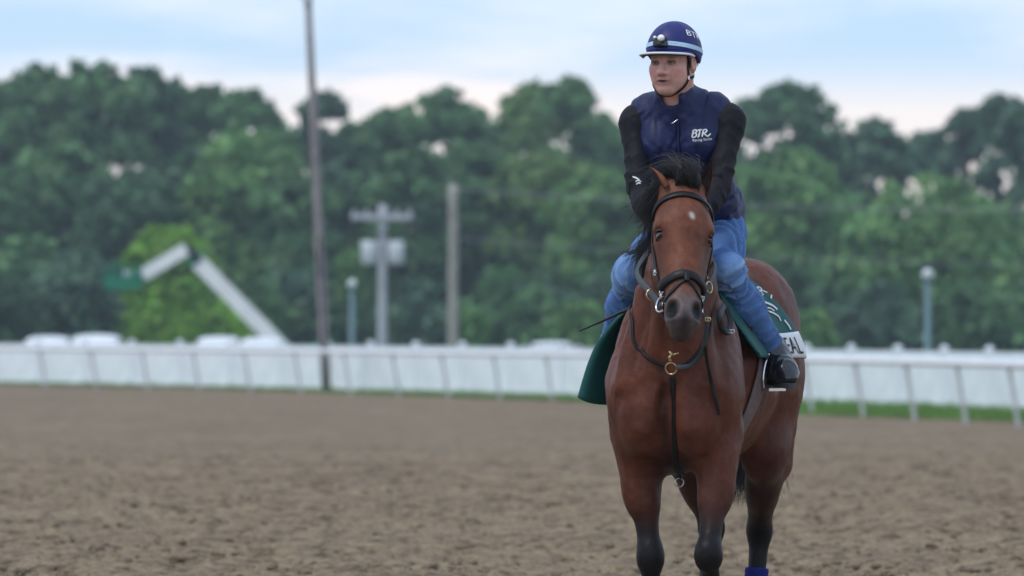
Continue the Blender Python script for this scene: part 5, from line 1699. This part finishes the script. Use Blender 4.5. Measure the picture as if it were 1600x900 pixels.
# near and off reins up to the hands
def free_strap(name, pts, w, th, m, parent, nv, n=40):
    P = spline(np.array(pts), n); N = np.tile(nrm(A(*nv)), (n, 1)) if np.ndim(nv) == 1 else nv
    V_, f_ = ribbon(P, N, w, th); return mk(name, V_, f_, m, parent)
rr = [bits[0] - HV_ * .02, pxl(1019, 459, -.42), pxl(1000, 437, -.27), pxl(998, 417, -.12), HANDR[0] + HANDR[1] * .05 - HANDR[3] * .045, HANDR[0] + HANDR[1] * .05 + HANDR[3] * .045]
free_strap("rein", rr, .024, .004, M["web"], bridle, w2l(A(-.75, -1, .25)))
rl = [bits[1] - HV_ * .02, pxl(1108, 447, -.42), pxl(1116, 425, -.25), pxl(1112, 405, -.10), HANDL[0] + HANDL[1] * .05 - HANDL[3] * .045, HANDL[0] + HANDL[1] * .05 + HANDL[3] * .045]
free_strap("rein", rl, .022, .004, M["web"], bridle, w2l(A(.75, -1, .25)))
c = pxl(1018.5, 460.5, -.425) + w2l(A(0, -.012, 0)); V_, f_ = ring_mesh(c, w2l(A(.30, -1, .1)), .0205, .0030, 30, 8); mk("martingale_ring", V_, f_, M["brass"], bridle, smooth=True)
c = pxl(1108, 449, -.425); V_, f_ = ring_mesh(c, w2l(A(.9, -.6, .1)), .0205, .0030, 30, 8); mk("martingale_ring", V_, f_, M["brass"], bridle, smooth=True)

# ---- breast strap: yoke, ring, strap down between the forelegs
bp_c = onhorse(1049, 574, .012)
breast = rig_empty("breast_strap", tuple(bp_c), "dark breast yoke with a brass ring on the horse's chest", "harness")
gN = hs.grad(bp_c[None])[0]
V_, f_ = ring_mesh(bp_c + gN * .004 - A(0, 0, .004), nrm(gN + A(0, 0, -.15)), .0215, .0028, 32, 8); mk("ring", V_, f_, M["brass"], breast, smooth=True)
strap_on("yoke", [A(-.075, .12, 1.60), A(-.135, .02, 1.50), onhorse(987, 500), onhorse(990, 533), onhorse(1008, 556), onhorse(1028, 568), onhorse(1041, 573)], .012, .004, M["leather"], breast, 60, .002)
strap_on("yoke", [A(.085, .12, 1.60), A(.145, -.02, 1.50), onhorse(1112, 505), onhorse(1102, 535), onhorse(1085, 558), onhorse(1068, 570), onhorse(1057, 573)], .012, .004, M["leather"], breast, 60, .002)
strap_on("chest_strap", [onhorse(1050, 585), onhorse(1051, 620), onhorse(1052, 660), onhorse(1054, 705), onhorse(1058, 735), A(.02, .0, .78), A(.01, .14, .79), A(.0, .28, .81)], .022, .004, M["leather"], breast, 60, .002)
sn = MB(); p0 = bp_c + gN * .01
sn.tube(spline([p0 + A(0, 0, .022), p0 + A(-.004, -.004, .036), p0 + A(.004, -.004, .048), p0 + A(-.006, -.004, .060)], 10), [.0045, .006, .004, .006, .006, .004, .005, .006, .004, .002], 8)
sn.tube(spline([p0 + A(.006, -.002, .046), p0 + A(.020, -.004, .050), p0 + A(.030, 0, .054)], 6), .0028, 6)
sn.build("snap_hook", M["brass"], breast, smooth=True)
lowp = hs.project(pxl(1062, 744, -.02)[None], .004)[0][0]
V_, f_ = ring_mesh(lowp + A(0, -.01, -.026), w2l(A(.2, -1, 0)), .0165, .0028, 24, 6); mk("lower_ring", V_, f_, M["steel"], breast, smooth=True)
V_, f_ = ribbon(np.array([lowp + A(0, 0, .012), lowp + A(0, -.008, 0), lowp + A(0, -.010, -.014)]), np.tile(A(0, -1, 0), (3, 1)), .016, .003); mk("ring_tab", V_, f_, M["leather"], breast)

# ---- lead strap hanging from the off side ring to the chest ring, with a loose end
ls = rig_empty("lead_strap", tuple(bits[1]), "grey webbing strap hanging from the bit to the chest ring", "strap")
P = [bits[1] - HW_ * .02, pxl(1104, 500, -.47), pxl(1101, 532, -.40), pxl(1094, 556, -.34), pxl(1078, 571, -.30), bp_c + A(.022, -.02, 0)]
free_strap("strap", P, .016, .004, M["web"], ls, w2l(A(.35, -1, .12)), 50)
P = [pxl(1101, 532, -.395), pxl(1104, 560, -.33), onhorse(1110, 590, .012), onhorse(1117, 620, .008), onhorse(1124, 648, .006)]
free_strap("loose_end", P, .014, .003, M["leather"], ls, w2l(A(.25, -1, .1)), 30)
buckle(pxl(1106, 499, -.49), w2l(A(.35, -1, .1)), .020, .012, M["brass"], ls)

# ---- saddle cloth
cloth_e = rig_empty("saddle_cloth", (0, .55, 1.5), "dark green saddle cloth with white lettering, its right flap blown outward", "saddle cloth")
def section(y, phi, off):
    y = np.asarray(y, float); phi = np.asarray(phi, float)
    Dn = np.stack([np.sin(phi), 0 * phi, np.cos(phi)], -1).reshape(-1, 3); C_ = np.stack([0 * y, y, 0 * y + 1.25], -1).reshape(-1, 3)
    P, h = hs.march(C_ + Dn * .75, -Dn, off=off, it=70)
    return P
NS, NT = 34, 30
S_, T_ = np.meshgrid(np.linspace(0, 1, NS), np.linspace(0, 1, NT), indexing='ij')
yf = .17 + .27 * T_ ** 1.1; Y_ = yf + (.74 + .21 * T_ - yf) * S_
Lp = section(Y_.ravel(), np.radians(97) * T_.ravel(), .014).reshape(NS, NT, 3)
stand = .010 * np.sin(S_ * 9 + 1.0) * T_ * T_ + .010 * T_ + .040 * ss(.6, 1, S_) * ss(.5, 1, T_)
Lp[..., 0] += stand
eL = spline([pxl(1100, 410, .10), pxl(1119, 450, .12), pxl(1140, 490, .16), pxl(1165, 526, .20), pxl(1187, 557, .24)], NT)
def flare(Pg, edge, t0, s1, belly):
    for i in range(NS):
        f = 1 - S_[i, 0] / s1
        if f <= 0: break
        for j in range(NT):
            g = float(ss(t0, t0 + .25, T_[i, j])); w_ = f * f * (3 - 2 * f)
            q_ = Pg[i, j] * (1 - w_) + edge[j] * w_ + A(0, -belly * math.sin(math.pi * f), 0)
            Pg[i, j] = Pg[i, j] * (1 - g) + q_ * g
flare(Lp, eL, .15, .30, .02)
# hem hangs straight below the widest point
Rt = np.radians(-52) * np.clip(T_ / .5, 0, 1)
yr = .17 + .05 * np.clip(T_ / .5, 0, 1); Yr = yr + (.74 + .19 * T_ - yr) * S_
Rp = section(Yr.ravel(), Rt.ravel(), .014).reshape(NS, NT, 3)
hem = spline([(-.287, .235, .962), (-.270, .34, 1.02), (-.262, .45, 1.06), (-.285, .62, 1.09), (-.300, .78, 1.10), (-.315, .93, 1.12)], NS)
for i in range(NS):
    j0 = int(np.argmin(np.abs(T_[i] - .5))); top = Rp[i, j0].copy(); tan_ = Rp[i, j0] - Rp[i, j0 - 1]
    for j in range(j0, NT):
        u = (j - j0) / (NT - 1 - j0); c1 = top + tan_ * 5
        b = (1 - u) ** 2 * top + 2 * u * (1 - u) * (c1 * .5 + (top + hem[i]) * .25) + u * u * hem[i]
        Rp[i, j] = b + A(.010 * math.sin(i * .55 + 3 * u), .0, 0) * u
eR = spline([pxl(1006, 430, .12), pxl(990, 458, .14), pxl(962, 500, .165), pxl(936, 535, .18), pxl(922, 565, .19), pxl(912, 596, .20), pxl(905, 621, .205)], NT)
flare(Rp, eR, .12, .36, .03)
def sheet(name, Pg, m, parent, thick=.007, flip=False):
    n, t = Pg.shape[:2]
    V_ = Pg.reshape(-1, 3)
    q = np.array([[i * t + j, (i + 1) * t + j, (i + 1) * t + j + 1, i * t + j + 1] for i in range(n - 1) for j in range(t - 1)])
    N_ = vnormals(V_, q)
    if ((N_ * (V_ - A(0, .55, 1.2))).sum(1)).mean() < 0: N_ = -N_; q = q[:, ::-1]
    V2_ = V_ - N_ * thick
    k = len(V_); b = []
    for i in range(n - 1): b += [[i * t, (i + 1) * t, k + (i + 1) * t, k + i * t], [i * t + t - 1, k + i * t + t - 1, k + (i + 1) * t + t - 1, (i + 1) * t + t - 1]]
    for j in range(t - 1): b += [[j, k + j, k + j + 1, j + 1], [(n - 1) * t + j, (n - 1) * t + j + 1, k + (n - 1) * t + j + 1, k + (n - 1) * t + j]]
    o = mk(name, np.vstack([V_, V2_]), [np.vstack([q, q[:, ::-1] + k, np.array(b)])], m, parent, smooth=True)
    return o, N_.reshape(n, t, 3)
full = np.concatenate([Rp[:, ::-1], Lp[:, 1:]], 1)
sheet_o, Nf = sheet("cloth", full, M["cloth"], cloth_e)
def lerp_grid(G, s, t):
    x = np.clip(np.asarray(s) * (G.shape[0] - 1), 0, G.shape[0] - 1.001); y = np.clip(np.asarray(t) * (G.shape[1] - 1), 0, G.shape[1] - 1.001)
    i, j = x.astype(int), y.astype(int); f, g = (x - i)[..., None], (y - j)[..., None]
    return G[i, j] * (1 - f) * (1 - g) + G[i + 1, j] * f * (1 - g) + G[i, j + 1] * (1 - f) * g + G[i + 1, j + 1] * f * g
NL = Nf[:, NT - 1:]
def oncloth(s, t, lift):
    p = lerp_grid(Lp, s, t); n_ = nrm(lerp_grid(NL, s, t)); return p + n_ * lift
# white name label along the lower rear corner, with black capitals
gs, gt = np.meshgrid(np.linspace(.50, .995, 16), np.linspace(.80, .995, 8), indexing='ij')
lab_o, _ = sheet("name_label", oncloth(gs, gt, .0055), M["print_white"], cloth_e, thick=.004)
tv, tf = text_mesh("REAL")
faces_obj("label_lettering", [oncloth(.60 + .31 * x, .965 - y * .40, .0095) for x, y in tv], tf, M["print_black"], cloth_e)
tv, tf = text_mesh("VER")
faces_obj("cloth_lettering", [oncloth(.72 + .27 * x, .47 - y * .19, .0055) for x, y in tv], tf, M["print_white"], cloth_e)
def cloth_stroke(pts, w):
    P = np.array([oncloth(np.array(a + .04), np.array(b), .003) for a, b in spline([(a, b, 0) for a, b in pts], 14)[:, :2]])
    N_ = hs.grad(P); V_, f_ = ribbon(P, N_, w, .002); return V_, f_
mb = MB()
for pts, w in (([(.70, .54), (.78, .52), (.86, .56), (.88, .61)], .010), ([(.72, .60), (.78, .62), (.82, .66), (.80, .70)], .008), ([(.92, .52), (.97, .50)], .007), ([(.86, .70), (.86, .76), (.85, .78)], .009), ([(.75, .57), (.80, .58), (.83, .61)], .006)):
    V_, f_ = cloth_stroke(pts, w); mb.add(V_, *f_)
mb.build("cloth_emblem", M["print_white"], cloth_e)

# ---- exercise saddle, girth, stirrups
saddle = rig_empty("saddle", (0, .55, 1.58), "black exercise saddle with stirrups and a mauve girth under the jockey", "saddle")
sb = Body()
sb.ell((0, .55, 1.565), (.12, .26, .030), k=.04); sb.cone((0, .34, 1.585), (0, .40, 1.60), .040, .05, k=.05); sb.cone((-.09, .78, 1.595), (.09, .78, 1.595), .030, .030, k=.05)
V, Q = sb.mesh(np.arange(-.17, .17, .008), np.arange(.24, .87, .009), np.arange(1.50, 1.68, .007), 2)
mk("seat", V, Q, M["leather"], saddle, smooth=True)
for s in (-1, 1):
    g1, g2 = np.meshgrid(np.linspace(0, 1, 14), np.linspace(0, 1, 14), indexing='ij')
    yy = .27 + .36 * g1 + .06 * (1 - g2) * 0 - .04 * np.sin(np.pi * g2) * (1 - g1)
    fp = section(yy.ravel(), np.radians(s * (18 + 52 * g2)).ravel(), .030).reshape(14, 14, 3)
    fp[..., 0] += s * .012 * g2
    o, _ = sheet("saddle_flap", fp, M["leather"], saddle, thick=.006)
for s, TO, HL_ in ((-1, TOER, HLR), (1, TOEL, HLL)):
    bt = nrm(TO - HL_); side = nrm(np.cross(bt, A(0, 0, 1))); side = side if side[0] > 0 else -side
    tc_ = HL_ + (TO - HL_) * .70 - A(0, 0, .022)
    Rs = np.stack([side, bt, np.cross(side, bt)], 1)
    if s > 0: side = nrm(A(.42, .90, .0)); Rs = np.stack([side, np.cross(A(0, 0, 1), side), A(0, 0, 1)], 1); tc_ = HL_ + (TO - HL_) * .55 - A(.034, .01, .022)
    arch = [tc_ - side * .056, tc_ - side * .060 + A(0, 0, .045), tc_ - side * .038 + A(0, -.004, .104), tc_ + A(0, -.006, .140), tc_ + side * .038 + A(0, -.004, .100), tc_ + side * .060 + A(0, 0, .045), tc_ + side * .056]
    so = MB().tube(spline(arch, 26), .0058, 8).box(tc_ - A(0, 0, .006), (.118, .052, .012), Rs).build("stirrup", M["steel"], saddle, smooth=False)
    MB().box(tc_ + A(0, 0, .004), (.106, .060, .010), Rs).build("tread_pad", M["sole"], so)
    top = arch[3]
    lt = [section(np.array([.43]), np.array([math.radians(s * 30)]), .040)[0], section(np.array([.43]), np.array([math.radians(s * 55)]), .046)[0], (section(np.array([.43]), np.array([math.radians(s * 72)]), .04)[0] + top) / 2, top + A(0, 0, .006)]
    free_strap("stirrup_leather", lt, .024, .004, M["leather"], saddle, (s * 1.0, -.35, .2), 24)
# girth: wide band round the chest
gph = np.radians(np.linspace(62, 298, 60))
gp = section(.36 + .15 * ss(-1, .1, np.cos(gph)) - .06 * ss(.1, .5, np.cos(gph)), gph, .006)
V_, f_ = ribbon(gp, hs.grad(gp), .105, .007); mk("girth", V_, f_, M["girth"], saddle, smooth=False)
for dy in (-.028, .028):
    gq = section(np.full(12, .36 + dy), np.radians(np.linspace(44, 74, 12)), .036)
    V_, f_ = ribbon(gq, hs.grad(gq), .022, .004); mk("girth_strap", V_, f_, M["leather"], saddle)
# loop of strap with a buckle in front of the left flap
lp = [onhorse(1131, 478, .02), onhorse(1124, 494, .03), onhorse(1127, 512, .03), onhorse(1138, 519, .03), onhorse(1141, 500, .022), onhorse(1134, 480, .02)]
free_strap("strap_loop", lp, .024, .004, M["leather"], saddle, w2l(A(.5, -1, .1)), 30)
buckle(onhorse(1142, 518, .04), w2l(A(.3, -1, .2)), .026, .012, M["steel"], saddle)

# ---- whip held in the right hand
wp = spline([HANDR[0] + HANDR[1] * .03 + A(.06, .05, .10), HANDR[0] + HANDR[1] * .035, A(-.125, .03, 1.56), pxl(1000, 470, .055), pxl(965, 490.5, .10), pxl(905, 517.5, .15)], 40)
wr_ = rig_empty("whip", tuple(HANDR[0]), "thin dark riding whip pointing out to the left over the jockey's knee", "whip")
V_, f_ = tube(wp, np.concatenate([np.full(10, .0095), np.linspace(.0085, .0075, 14), np.linspace(.0085, .0032, 16)]), 8); mk("whip_shaft", V_, f_, M["whip"], wr_, smooth=True)
V_, f_ = tube(wp[:7], .0125, 10); mk("whip_grip", V_, f_, M["sole"], wr_, smooth=True)
